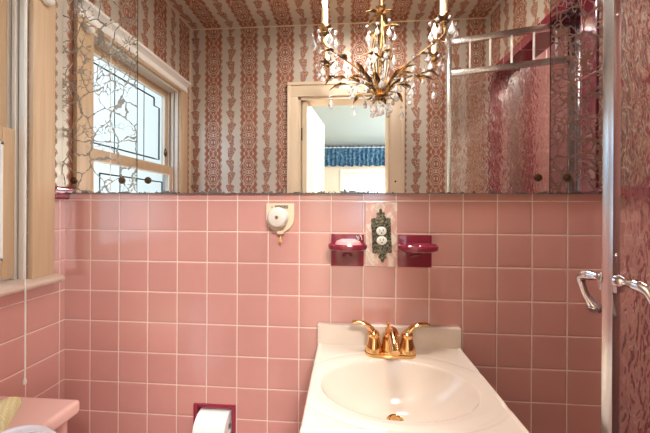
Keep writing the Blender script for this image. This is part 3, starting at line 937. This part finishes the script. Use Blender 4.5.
# outlet
ox, oz = 0.1218, 1.1795
ou = empty('electrical_outlet', (ox, 0, oz)); tag(ou, 'ornate dark bronze electrical outlet plate on a pale marble tile', 'outlet')
bm = B(0.0690, 0.1740, -0.004, 0.002, 1.0745, 1.2905, 0.0012); part('marble_backing', bm, M['marble'], ou)
half = [(0.0, 0.0915), (0.004, 0.088), (0.0065, 0.082), (0.0045, 0.078), (0.010, 0.079), (0.0145, 0.0745), (0.0135, 0.069), (0.0095, 0.0665), (0.015, 0.064), (0.017, 0.060),
        (0.024, 0.0595), (0.0315, 0.0585), (0.0335, 0.053), (0.0320, 0.046), (0.0340, 0.040), (0.0325, 0.020), (0.0325, -0.020), (0.0340, -0.040), (0.0320, -0.046),
        (0.0335, -0.053), (0.0315, -0.0585), (0.024, -0.0595), (0.017, -0.060), (0.015, -0.064), (0.0095, -0.0665), (0.0135, -0.069), (0.0145, -0.0745), (0.010, -0.079), (0.0045, -0.078), (0.0065, -0.082), (0.004, -0.088), (0.0, -0.0915)]
poly = half + [(-a, z) for a, z in half[-2:0:-1]]
bm = bmesh.new(); prism(bm, [(ox+a*0.98, oz+z) for a, z in poly], 'xz', -0.004, -0.0085, 0.001)
# relief: border bead, scrolls and flutes
for s in (-1, 1):
    tube(bm, [(ox+s*0.029, -0.0090, oz+z) for z in (0.048, 0.03, 0, -0.03, -0.048)], 0.0014, 6)
    for k in range(5):
        tube(bm, [(ox+s*(0.019+0.0016*k), -0.0088, oz+0.044-0.004*abs(k-2)), (ox+s*(0.019+0.0016*k), -0.0088, oz-0.044+0.004*abs(k-2))], 0.0006, 5)
    for sz in (-1, 1):
        tube(bm, [(ox+s*0.002, -0.009, oz+sz*0.060), (ox+s*0.009, -0.009, oz+sz*0.064), (ox+s*0.012, -0.009, oz+sz*0.072), (ox+s*0.007, -0.009, oz+sz*0.075), (ox+s*0.005, -0.009, oz+sz*0.070)], 0.0014, 6, smooth_n=4)
        tube(bm, [(ox, -0.009, oz+sz*0.056), (ox+s*0.014, -0.009, oz+sz*0.054), (ox+s*0.024, -0.009, oz+sz*0.050)], 0.0016, 6, smooth_n=4)
        tube(bm, [(ox, -0.009, oz+sz*0.078), (ox+s*0.003, -0.009, oz+sz*0.083), (ox, -0.009, oz+sz*0.089)], 0.0012, 6)
ob = part('cover_plate', bm, M['bronze'], ou)
for zz, lab in ((0.0155, 0), (-0.0165, 0)):
    bm = bmesh.new()
    lathe(bm, [(0, 0.0105), (0.0150, 0.0105), (0.0172, 0.0095), (0.0178, 0.004), (0, 0.004)], 28, (ox, 0, oz+zz), RX @ Matrix.Diagonal((1.0, 0.84, 1, 1)))
    rc = part('receptacle', bm, M['ivory'], ou)
    bm = bmesh.new()
    for sx in (-1, 1): box(bm, ox+sx*0.0055-0.0009, ox+sx*0.0055+0.0009, -0.0109, -0.0102, oz+zz-0.001, oz+zz+0.007)
    lathe(bm, [(0, 0.0109), (0.0022, 0.0109), (0.0022, 0.0102)], 12, (ox, 0, oz+zz-0.0065), RX)
    part('slots', bm, M['slot'], rc, False)
bm = bmesh.new(); lathe(bm, [(0, 0.0100), (0.0025, 0.0096), (0.0028, 0.0085)], 14, (ox, 0, oz-0.0015), RX); part('screw', bm, M['brass_dark'], ou)
for q_ in ou.children:
    if not q_.name.startswith('marble'): q_.rotation_euler = (0, radians(-2.5), 0); q_.location = Matrix.Rotation(radians(-2.5), 3, 'Y') @ q_.location

# retracting clothesline fixture
qx, qz = -0.2215, 1.2395
cl = empty('clothesline_reel', (qx, 0, qz)); tag(cl, 'cream wall-mounted reel with round pearly knob and hanging bead below mirror', 'clothesline reel')
bm = bmesh.new()
pts = [(qx-0.050, qz+0.047), (qx+0.046, qz+0.047), (qx+0.046, qz-0.005)]
for k in range(0, 13):
    a = -k/12*pi
    pts.append((qx-0.002+0.048*cos(a), qz-0.004+0.048*sin(a)))
pts.append((qx-0.050, qz-0.005))
prism(bm, pts, 'xz', 0.001, -0.012, 0.0)
bmesh.ops.triangulate(bm, faces=bm.faces)
part('back_plate', bm, M['cream_plastic'], cl, False)
bm = bmesh.new()
lathe(bm, [(0, 0.052), (0.014, 0.0515), (0.029, 0.048), (0.034, 0.041), (0.035, 0.026), (0.030, 0.018), (0.024, 0.012), (0, 0.012)], 32, (qx-0.005, 0, qz-0.001), RX)
part('knob', bm, M['pearl_plastic'], cl)
bm = bmesh.new(); lathe(bm, [(0, 0.0005), (0.006, 0.0)], 16, (qx-0.005, -0.0522, qz), RX); 
part('knob_cap', bm, M['chrome'], cl)
# raised small print along the plate's top edge (illegible word and mark)
bm = bmesh.new(); xx = qx-0.020
for k, wdt in enumerate((0.0045, 0.0050, 0.0045, 0.0050, 0.0045, 0.0030, 0.0050, 0.0045)):
    box(bm, xx, xx+0.0018, -0.0128, -0.0118, qz+0.029, qz+0.041)
    box(bm, xx+wdt-0.0014, xx+wdt, -0.0128, -0.0118, qz+0.029, qz+0.041)
    zc2 = qz+(0.030, 0.0345, 0.038, 0.0345, 0.030, 0.038, 0.0345, 0.030)[k]
    box(bm, xx, xx+wdt, -0.0126, -0.0118, zc2, zc2+0.0024)
    xx += wdt+0.0014
tube(bm, [(qx-0.030+0.0035*cos(a), -0.0122, qz+0.0345+0.0035*sin(a)) for a in [i*pi/6 for i in range(13)]], 0.0005, 5)
part('lettering', bm, M['print_black'], cl, False)
bm = bmesh.new(); tube(bm, [(qx+0.001, -0.016, qz-0.040), (qx+0.001, -0.016, qz-0.068)], 0.0009, 6)
lathe(bm, [(0, 0), (0.004, 0.003), (0.0055, 0.010), (0.004, 0.018), (0.0015, 0.024), (0, 0.024)], 16, (qx+0.001, -0.016, qz-0.090))
part('pull_bead', bm, M['bead'], cl)
bm = bmesh.new(); box(bm, qx-0.010, qx+0.012, -0.020, -0.001, qz-0.058, qz-0.046, 0.002); part('cord_guide', bm, M['cream_plastic'], cl)

# paper holder recess and roll
ph = empty('toilet_paper_holder', (-0.456, 0, 0.505)); tag(ph, 'maroon ceramic recessed toilet paper holder set in the tile', 'paper holder')
bm = bmesh.new()
a0, a1, b0, b1 = hx0, hx1, hz0, hz1
box(bm, a0-0.004, a0+0.010, -0.006, 0.098, b0-0.004, b1+0.004, 0.002); box(bm, a1-0.010, a1+0.004, -0.006, 0.098, b0-0.004, b1+0.004, 0.002)
box(bm, a0+0.010, a1-0.010, -0.006, 0.098, b1-0.008, b1+0.004, 0.002); box(bm, a0+0.010, a1-0.010, -0.006, 0.098, b0-0.004, b0+0.008, 0.002)
box(bm, a0+0.010, a1-0.010, 0.090, 0.098, b0+0.008, b1-0.008)
part('frame', bm, M['maroon'], ph)
bm = bmesh.new(); tube(bm, [(a0+0.009, 0.004, 0.500), (a1-0.009, 0.004, 0.500)], 0.008, 14); part('roller', bm, M['chrome'], ph)
bm = bmesh.new()
lathe(bm, [(0.019, -0.055), (0.054, -0.055), (0.056, -0.053), (0.056, 0.053), (0.054, 0.055), (0.019, 0.055), (0.019, -0.055)], 48, (-0.456, 0.001, 0.500), RY)
tube(bm, [(-0.456+0.0005, 0, 0), (-0.456, 0, 0)], 0.00001, 3) if False else None
o = finish('toilet_paper_roll', bm, M['paper']); tag(o, 'white toilet paper roll on the recessed maroon holder', 'toilet paper')

# ================================================================== toilet
tl = empty('toilet', (-0.75, -0.455, 0)); tag(tl, 'pink porcelain toilet under the window with its white seat raised', 'toilet')
TX0, TX1, TY0, TY1 = XL+0.012, -0.770, -0.690, -0.226
bm = bmesh.new(); box(bm, TX0, TX1, TY0, TY1, 0.37, 0.690, 0.022, seg=4); part('tank', bm, M['pink_porcelain'], tl)
bm = bmesh.new()
box(bm, TX0-0.006, TX1+0.018, TY0-0.014, TY1+0.014, 0.682, 0.722, 0.014, seg=5); part('tank_lid', bm, M['pink_porcelain'], tl)
bm = bmesh.new(); rings = []
N = 36
for z, ax, ay, cx_ in ((0.0, 0.20, 0.11, -0.62), (0.05, 0.19, 0.105, -0.62), (0.16, 0.16, 0.10, -0.60), (0.28, 0.20, 0.15, -0.58), (0.36, 0.235, 0.178, -0.57), (0.385, 0.24, 0.182, -0.57), (0.385, 0.20, 0.145, -0.57), (0.34, 0.18, 0.13, -0.57), (0.24, 0.10, 0.07, -0.58)):
    rings.append([bm.verts.new((cx_+ax*cos(2*pi*k/N), -0.455+ay*sin(2*pi*k/N), z)) for k in range(N)])
for a, b_ in zip(rings[:-1], rings[1:]):
    for k in range(N): bm.faces.new((a[k], a[(k+1) % N], b_[(k+1) % N], b_[k]))
bm.faces.new(rings[0][::-1]); bm.faces.new(rings[-1])
box(bm, TX0+0.02, -0.74, -0.56, -0.35, 0.20, 0.375, 0.02)
part('bowl', bm, M['pink_porcelain'], tl)
# raised ring and lid: ovals in the yz plane leaning against the tank
def oval(t, R1, R2, zb, cx_, thick, hole=None, lean=0.03):
    bm = bmesh.new(); N = 64; zc2 = zb+R2
    def P(r1, r2, k, d):
        a = 2*pi*k/N; yy = r1*cos(a); zz = r2*sin(a)
        return (cx_ + d - lean*(zz+R2)/(2*R2), -0.455+yy, zc2+zz)
    secs = []
    if hole:
        for f, d in ((1.0, 0.003), (1.0, thick-0.003), (0.985, thick), (hole+0.02, thick), (hole, thick-0.004), (hole, 0.003), (hole+0.02, 0), (0.985, 0)):
            secs.append([bm.verts.new(P(R1*f, R2*f, k, d)) for k in range(N)])
        secs.append(secs[0])
    else:
        for f, d in ((0.001, thick*0.45), (0.88, thick*0.45), (0.92, thick), (0.985, thick), (1.0, thick-0.004), (1.0, 0.003), (0.985, 0), (0.001, 0)):
            secs.append([bm.verts.new(P(R1*f, R2*f, k, d)) for k in range(N)])
    for a, b_ in zip(secs[:-1], secs[1:]):
        for k in range(N): bm.faces.new((a[k], b_[k], b_[(k+1) % N], a[(k+1) % N]))
    bmesh.ops.recalc_face_normals(bm, faces=bm.faces)
    return bm
part('seat_lid', oval(0, 0.178, 0.185, 0.415, -0.720, 0.014), M['white_seat'], tl)
part('seat_ring', oval(0, 0.172, 0.178, 0.415, -0.700, 0.014, hole=0.66), M['white_seat'], tl)
for y in (-0.53, -0.38):
    bm = B(-0.745, -0.675, y-0.015, y+0.015, 0.383, 0.430, 0.004); part('hinge', bm, M['white_seat'], tl)
bm = bmesh.new(); tube(bm, [(TX1+0.001, -0.64, 0.63), (TX1+0.014, -0.64, 0.63), (TX1+0.016, -0.60, 0.625), (TX1+0.016, -0.575, 0.618)], [0.008, 0.006, 0.005, 0.006], 10); part('flush_lever', bm, M['chrome'], tl)

# towel on the tank
bm = bmesh.new(); NXT, NYT = 40, 46; G = []
random.seed(3)
def twl(u, v):
    x1 = -0.902 + 0.07*min(1, v*3.2)
    x = XL+0.030 + u*(x1-XL-0.030); y = -0.238 - v*0.30 - 0.012*sin(u*3)
    h = 0.030 + 0.006*sin(u*9+v*4) + 0.005*sin(v*13-u*3)
    ed = min(u, 1-u, v, 1-v)
    h *= min(1, (ed/0.07))**0.5 if ed > 0 else 0
    if ed <= 0: h = 0.0
    return (x, y, 0.7225+h)
for j in range(NYT+1):
    G.append([bm.verts.new(twl(i/NXT, j/NYT)) for i in range(NXT+1)])
for j in range(NYT):
    for i in range(NXT): bm.faces.new((G[j][i], G[j+1][i], G[j+1][i+1], G[j][i+1]))
vb = [G[0][0], G[0][NXT], G[NYT][NXT], G[NYT][0]]
bm.normal_update()
o = finish('hand_towel', bm, M['towel']); tag(o, 'folded pale yellow-green textured towel lying on the pink toilet tank', 'towel')

# ================================================================== chandelier
HX, HY, HZ = 0.176, -0.528, 1.838
ch = empty('chandelier', (HX, HY, ZC)); tag(ch, 'gilded leaf chandelier with crystal drops and cream candle lights', 'chandelier')
bm = bmesh.new()
lathe(bm, [(0, -0.028), (0.012, -0.027), (0.03, -0.020), (0.055, -0.008), (0.060, -0.001), (0, -0.001)], 28, (HX, HY, ZC))
part('canopy', bm, M['gilt'], ch)
bm = bmesh.new()
tube(bm, [(HX, HY, ZC-0.02), (HX+0.006, HY, 2.22), (HX, HY, 2.08), (HX-0.005, HY, 1.98), (HX, HY, HZ)], [0.004, 0.006, 0.005, 0.006, 0.009], 10, smooth_n=5)
for k in range(6):
    a = k*pi/3+0.3; c, s = cos(a), sin(a)
    tube(bm, [(HX+c*0.006, HY+s*0.006, HZ+0.01), (HX+c*0.030, HY+s*0.030, HZ+0.09), (HX+c*0.050, HY+s*0.050, HZ+0.20), (HX+c*0.035, HY+s*0.035, HZ+0.31), (HX+c*0.012, HY+s*0.012, HZ+0.38)], 0.0030, 7, smooth_n=5)
lathe(bm, [(0, -0.022), (0.008, -0.018), (0.016, -0.006), (0.014, 0.006), (0.022, 0.014), (0.010, 0.026), (0.006, 0.03)], 20, (HX, HY, HZ-0.006))
part('stem', bm, M['gilt'], ch)

def leaf_bm(bm, base, direction, length, width, droop=0.4, roll=0.0, n=9, thick=0.0012):
    d = Vector(direction).normalized(); up = Vector((0, 0, 1))
    sd = d.cross(up)
    if sd.length < 0.05: sd = Vector((1, 0, 0))
    sd.normalize(); nn = sd.cross(d).normalized()
    sd = sd*cos(roll) + nn*sin(roll); nn = sd.cross(d).normalized()
    top = []; 
    for i in range(n+1):
        t = i/n
        w = width*(sin(pi*min(1, t*0.93+0.07))**0.75)*(1+0.16*sin(t*pi*7))*0.5
        if i == n: w = 0.0003
        c = Vector(base) + d*(length*t) - nn*(droop*length*t*t)
        top.append((c - sd*w + nn*w*0.5, c, c + sd*w + nn*w*0.5))
    V = [[bm.verts.new(q) for q in r] for r in top]
    W = [[bm.verts.new(q - nn*thick) for q in r] for r in top]
    for i in range(n):
        for k in (0, 1):
            bm.faces.new((V[i][k], V[i][k+1], V[i+1][k+1], V[i+1][k]))
            bm.faces.new((W[i][k], W[i+1][k], W[i+1][k+1], W[i][k+1]))
        bm.faces.new((V[i][0], V[i+1][0], W[i+1][0], W[i][0])); bm.faces.new((V[i][2], W[i][2], W[i+1][2], V[i+1][2]))

# crystal drop meshes (faceted)
def drop_mesh(name, L, R):
    bm = bmesh.new()
    lathe(bm, [(0, 0), (0.0022, -0.002), (0.0035, -0.005), (0.0018, -0.009), (R*0.45, -L*0.34), (R*0.9, -L*0.58), (R, -L*0.74), (R*0.75, -L*0.90), (0, -L)], 8)
    bmesh.ops.scale(bm, vec=(1, 0.55, 1), verts=bm.verts)
    me = bpy.data.meshes.new(name); bm.to_mesh(me); bm.free(); me.materials.append(M['crystal']); return me
def bead_mesh(name, R):
    bm = bmesh.new(); bmesh.ops.create_icosphere(bm, subdivisions=1, radius=R); bmesh.ops.translate(bm, vec=(0, 0, -R), verts=bm.verts)
    me = bpy.data.meshes.new(name); bm.to_mesh(me); bm.free(); me.materials.append(M['crystal']); return me
DROP = [drop_mesh('crystal_drop', 0.056, 0.016), drop_mesh('crystal_drop', 0.044, 0.013), drop_mesh('crystal_drop', 0.034, 0.0105)]
BEAD = bead_mesh('crystal_bead', 0.009)
ndrop = 0
def hang(x, y, z, kind=0, bead=True):
    global ndrop
    if ndrop >= 98: return
    o = bpy.data.objects.new('crystal_drop', DROP[kind]); C.objects.link(o); o.parent = ch
    zz = z
    if bead:
        zz = z - 0.019
        b_ = bpy.data.objects.new('crystal_bead', BEAD); C.objects.link(b_); b_.parent = o
        b_.location = (0, 0, 0.0185); b_.rotation_euler = (random.random()*3, 0, random.random()*3)
    o.location = (x-HX, y-HY, zz-ZC); o.rotation_euler = (0, 0, random.uniform(-0.7, 0.7))
    ndrop += 1

random.seed(11)
R = 0.318
for ai, deg in enumerate((150, 39, -20, -88, -153)):
    a = radians(deg); c, s = cos(a), sin(a)
    def Q(r, z, da=0.0): return (HX+r*cos(a+da), HY+r*sin(a+da), z)
    arm = empty('arm', (0, 0, 0)); 
    bm = bmesh.new()
    tube(bm, [Q(0.006, HZ+0.01), Q(0.03, HZ+0.012), Q(0.07, HZ+0.075), Q(0.16, HZ+0.125), Q(0.25, HZ+0.160), Q(R, HZ+0.190), Q(R, HZ+0.232)],
         [0.005, 0.0055, 0.0045, 0.004, 0.0038, 0.004, 0.005], 8, smooth_n=5)
    bpy.data.objects.remove(arm)
    arm = part('arm', bm, M['gilt'], ch)
    zs = HZ+0.235
    # star-shaped bobeche of six pointed leaves
    bm = bmesh.new()
    lathe(bm, [(0, -0.004), (0.012, -0.003), (0.016, 0.004), (0.013, 0.008), (0, 0.006)], 16, Q(R, zs))
    for k in range(7):
        aa = a + k*2*pi/7
        leaf_bm(bm, Q(R, zs), (cos(aa), sin(aa), 0.35), 0.050, 0.026, -0.25)
    part('bobeche', bm, M['gilt'], arm)
    bm = bmesh.new(); lathe(bm, [(0, 0), (0.015, 0), (0.0155, 0.01), (0.015, 0.112), (0.0165, 0.115), (0.011, 0.122), (0, 0.122)], 18, Q(R, zs+0.004))
    cd = part('candle_sleeve', bm, M['candle'], arm)
    bm = bmesh.new(); lathe(bm, [(0, 0), (0.008, 0.001), (0.0105, 0.010), (0.013, 0.024), (0.011, 0.042), (0.006, 0.060), (0.002, 0.074), (0, 0.078)], 18, Q(R, zs+0.124))
    part('bulb', bm, M['bulb'], arm)
    # leaves on the arm
    bm = bmesh.new()
    T = (c, s, 0)
    for r_, z_, da, ln_, wd, dr, el in ((0.05, HZ+0.05, 0.0, 0.105, 0.032, 0.30, 1.4), (0.10, HZ+0.09, -0.5, 0.085, 0.024, 0.35, 0.9),
                                        (0.20, HZ+0.145, -0.6, 0.075, 0.026, 0.5, 0.3), (0.27, HZ+0.172, 0.2, 0.060, 0.024, 0.8, 0.25)):
        aa = a+da; leaf_bm(bm, Q(r_, z_), (cos(aa), sin(aa), el), ln_, wd, dr)
    part('arm_leaves', bm, M['gilt'], arm)
    # crystals
    for k in range(6):
        aa = a + k*pi/3 + 0.5
        hang(Q(R, 0)[0]+0.050*cos(aa), Q(R, 0)[1]+0.050*sin(aa), zs+0.004-0.004*(k % 2), k % 2)
    hang(*Q(0.25, HZ+0.150), 2); hang(*Q(0.185, HZ+0.126, 0.05), 1)
    hang(*Q(0.12, HZ+0.095, -0.05), 2)
# lower spray of drooping gilded leaves between the arms
bm = bmesh.new(); tips = []
for k, deg in enumerate((185, 95, 12, -55, -120, 150, 40, -20)):
    a = radians(deg); c, s = cos(a), sin(a); rr = 0.235 if k < 5 else 0.15
    pts = [(HX+c*0.01, HY+s*0.01, HZ+0.004), (HX+c*rr*0.35, HY+s*rr*0.35, HZ+0.055), (HX+c*rr*0.75, HY+s*rr*0.75, HZ+0.078), (HX+c*rr, HY+s*rr, HZ+0.062)]
    tube(bm, pts, [0.0035, 0.003, 0.0026, 0.002], 7, smooth_n=5)
    leaf_bm(bm, pts[2], (c, s, 0.12), 0.085, 0.028, 0.45)
    tips.append((HX+c*(rr+0.02), HY+s*(rr+0.02), HZ+0.028)); tips.append((HX+c*rr*0.6, HY+s*rr*0.6, HZ+0.060))
part('lower_spray', bm, M['gilt'], ch)
for i, tpt in enumerate(tips): hang(*tpt, i % 3)
# crown of leaves round the hub and the upper stem
bm = bmesh.new()
for k in range(6):
    aa = k*2*pi/6; leaf_bm(bm, (HX+0.008*cos(aa), HY+0.008*sin(aa), HZ-0.004), (cos(aa), sin(aa), 0.15), 0.062, 0.026, 0.35)
for k in range(4):
    aa = k*2*pi/4+0.4; leaf_bm(bm, (HX+0.02*cos(aa), HY+0.02*sin(aa), HZ+0.02), (cos(aa), sin(aa), 1.9), 0.10, 0.024, 0.25)
for zz, nl, ln_ in ((HZ+0.20, 4, 0.085), (HZ+0.33, 4, 0.085), (HZ+0.42, 5, 0.07)):
    for k in range(nl):
        aa = k*2*pi/nl+zz*9; leaf_bm(bm, (HX+0.006*cos(aa), HY+0.006*sin(aa), zz), (cos(aa), sin(aa), 0.5), ln_, 0.028, 0.55)
part('leaf_crown', bm, M['gilt'], ch)
for k in range(9):
    aa = k*2*pi/9+0.2; hang(HX+0.045*cos(aa), HY+0.045*sin(aa), HZ-0.012-0.012*(k % 3), (0, 2, 1)[k % 3])
for zz in (HZ+0.22, HZ+0.345):
    for k in range(7):
        aa = k*2*pi/7+zz*5; hang(HX+0.068*cos(aa), HY+0.068*sin(aa), zz, (1, 0)[k % 2])
hang(HX, HY, HZ-0.022, 0)

# ================================================================== bedroom seen through the doorway
BY = -4.41
struct('wall_bedroom_left', B(-1.9, -1.8, BY, YB-0.12, 0, ZC), [M['bed_wall']], 'cream left wall of the bedroom')
struct('wall_bedroom_right', B(2.0, 2.1, BY, YB-0.12, 0, ZC), [M['bed_wall']], 'cream right wall of the bedroom')
bm = bmesh.new()
box(bm, -1.8, XL-0.10, YB-0.12, YB-0.02, 0, ZC); box(bm, 1.80, 2.0, YB-0.12, YB-0.02, 0, ZC)
box(bm, XL-0.10, dx0, YB-0.124, YB-0.1205, 0, ZC); box(bm, dx1, 1.80, YB-0.124, YB-0.1205, 0, ZC); box(bm, dx0, dx1, YB-0.124, YB-0.1205, dz, ZC)
struct('wall_bedroom_near', bm, [M['bed_wall']], 'cream bedroom face of the doorway wall')
b0x, b1x, b0z, b1z = -0.04, 1.30, 0.95, 1.93
bm = bmesh.new()
for a, b_, z0, z1 in ((-1.8, b0x, 0, ZC), (b1x, 2.0, 0, ZC), (b0x, b1x, 0, b0z), (b0x, b1x, b1z, ZC)): box(bm, a, b_, BY-0.1, BY, z0, z1)
struct('wall_bedroom_far', bm, [M['bed_wall']], 'cream far bedroom wall with window and blue valance')
struct('ceiling_bedroom', B(-1.9, 2.1, BY-0.1, YB-0.12, ZC, ZC+0.08), [M['bed_ceiling']], 'pale blue bedroom ceiling', 'ceiling')
struct('floor_bedroom', B(-1.9, 2.1, BY-0.1, YB-0.12, -0.08, 0), [M['bed_floor']], 'beige carpeted bedroom floor', 'floor')
w2 = empty('window_2', (0.63, BY, 0.95)); tag(w2, 'white framed bedroom window below the blue valance', 'window', kind='structure')
bm = bmesh.new()
box(bm, b0x-0.06, b0x, BY, BY+0.02, b0z-0.06, b1z+0.07, 0.004); box(bm, b1x, b1x+0.06, BY, BY+0.02, b0z-0.06, b1z+0.07, 0.004)
box(bm, b0x, b1x, BY, BY+0.02, b1z, b1z+0.07, 0.004); box(bm, b0x-0.08, b1x+0.08, BY, BY+0.05, b0z-0.03, b0z, 0.004)
part('casing', bm, M['white_paint'], w2)
bm = bmesh.new()
for a, b_, z0, z1 in ((b0x, b0x+0.05, b0z, b1z), (b1x-0.05, b1x, b0z, b1z), (b0x+0.05, b1x-0.05, b1z-0.05, b1z), (b0x+0.05, b1x-0.05, b0z, b0z+0.05), (b0x+0.05, b1x-0.05, 1.66, 1.70), (0.61, 0.65, b0z+0.05, 1.66)):
    box(bm, a, b_, BY-0.06, BY-0.03, z0, z1, 0.003)
part('sash', bm, M['white_paint'], w2)
bm = bmesh.new(); vs = [bm.verts.new((a, BY-0.045, z)) for a, z in ((b0x, b0z), (b1x, b0z), (b1x, b1z), (b0x, b1z))]; bm.faces.new(vs)
part('pane', bm, M['glass'], w2, False)
bm = B(b0x+0.005, b1x-0.005, BY-0.025, BY-0.020, 1.80, b1z-0.001)
part('roller_shade', bm, M['cord'], w2, False, label='off-white roller shade mostly rolled up')
# valance: gathered cloth on a rod
bm = bmesh.new(); NV = 260; top = []; bot = []; vx0, vx1 = -0.50, 1.55
rows = []
for j, (zf, amp, off) in enumerate(((2.425, 0.010, 0.05), (2.400, 0.012, 0.05), (2.385, 0.006, 0.045), (2.25, 0.022, 0.055), (2.10, 0.032, 0.06), (2.05, 0.034, 0.06))):
    rows.append([bm.verts.new((vx0+(vx1-vx0)*i/NV, BY+off+amp*sin(i*0.62+0.6*sin(i*0.17)), zf + (0.012*sin(i*0.31) if j > 3 else 0))) for i in range(NV+1)])
for a, b_ in zip(rows[:-1], rows[1:]):
    for i in range(NV): bm.faces.new((a[i], b_[i], b_[i+1], a[i+1]))
va = finish('window_valance', bm, M['valance']); tag(va, 'gathered blue patterned valance above the bedroom window', 'valance')
bm = bmesh.new(); tube(bm, [(vx0-0.02, BY+0.045, 2.392), (vx1+0.02, BY+0.045, 2.392)], 0.010, 10)
tube(bm, [(vx0, BY+0.045, 2.392), (vx0, BY, 2.392)], 0.006, 8); tube(bm, [(vx1, BY+0.045, 2.392), (vx1, BY, 2.392)], 0.006, 8)
part('curtain_rod', bm, M['white_paint'], va)
# plant on a tall stand by the window
pp = empty('potted_plant', (0.05, BY+0.52, 0)); tag(pp, 'dark leafy potted plant on a stand before the bedroom window', 'plant')
bm = bmesh.new(); lathe(bm, [(0, 0), (0.16, 0), (0.16, 0.02), (0.03, 0.05), (0.025, 1.05), (0.14, 1.09), (0.14, 1.11), (0, 1.11)], 24, (0.05, BY+0.52, 0)); part('stand', bm, M['white_paint'], pp)
bm = bmesh.new(); lathe(bm, [(0, 1.11), (0.08, 1.11), (0.12, 1.30), (0.11, 1.30), (0.10, 1.28), (0, 1.28)], 24, (0.05, BY+0.52, 0)); part('pot', bm, M['pot'], pp)
bm = bmesh.new(); random.seed(5)
for k in range(60):
    aa = random.random()*2*pi; el = random.uniform(0.5, 2.2); L_ = random.uniform(0.22, 0.42)
    leaf_bm(bm, (0.05+0.03*cos(aa), BY+0.52+0.03*sin(aa), 1.28), (cos(aa)*1.0, sin(aa)*0.7, el), L_, 0.05, 0.45)
part('foliage', bm, M['plant'], pp)
# bedroom door leaf, swung open
dr = empty('door_1', (-0.288, YB-0.04, 0.01)); tag(dr, 'cream bedroom door standing open beyond the doorway', 'door', kind='structure')
ML = Matrix.Translation((-0.283, -0.900, 0)) @ Matrix.Rotation(radians(-82.5), 4, 'Z')
bm = bmesh.new(); box(bm, 0, 0.545, -0.0, 0.034, 0.01, 1.963, 0.002)
for a, b_, z0, z1 in ((0.10, 0.26, 1.1, 1.80), (0.30, 0.46, 1.1, 1.80), (0.10, 0.26, 0.2, 0.95), (0.30, 0.46, 0.2, 0.95)):
    box(bm, a, b_, -0.003, 0.037, z0, z1, 0.003)
bmesh.ops.transform(bm, matrix=ML, verts=bm.verts)
part('door_leaf', bm, M['door_paint'], dr)
bm = bmesh.new(); 
for sg in (1, -1):
    lathe(bm, [(0.025, 0.0), (0.025, 0.004), (0.010, 0.010), (0.010, 0.03), (0.026, 0.04), (0.026, 0.055), (0, 0.062)], 20, (0.49, 0.034 if sg > 0 else 0.0, 1.0), Matrix.Rotation(radians(-90*sg), 4, 'X'))
bmesh.ops.transform(bm, matrix=ML, verts=bm.verts)
part('knob', bm, M['gold'], dr)
for z in (0.25, 1.0, 1.75):
    bm = bmesh.new(); tube(bm, [(-0.286, -0.893, z-0.04), (-0.286, -0.893, z+0.04)], 0.006, 10)
    part('hinge', bm, M['brass_dark'], dr)
# unseen ceiling discs added to go with the fill lights
bm = bmesh.new(); lathe(bm, [(0.0, 0.0), (0.27, 0.0), (0.27, 0.03), (0.255, 0.03), (0.255, 0.012), (0, 0.012)], 32, (0.45, -1.9, 2.415))
o = finish('added_fill_lamp', bm, M['white_paint']); tag(o, 'unseen round white lamp added as bedroom fill', 'lamp', 'added round white fill lamps')
bm = bmesh.new(); lathe(bm, [(0.0, 0.0), (0.19, 0.0), (0.19, 0.03), (0, 0.03)], 32, (0.10, -0.26, 2.415))
o = finish('added_fill_lamp', bm, M['white_paint']); tag(o, 'unseen round white lamp added as bathroom fill close to the mirror', 'lamp', 'added round white fill lamps')
bm = bmesh.new(); lathe(bm, [(0.0, 0.0), (0.12, 0.0), (0.12, 0.02), (0, 0.02)], 32, (1.30, -0.40, 2.425))
o = finish('added_fill_lamp', bm, M['white_paint']); tag(o, 'small unseen round white lamp added as fill inside the shower', 'lamp', 'added round white fill lamps')
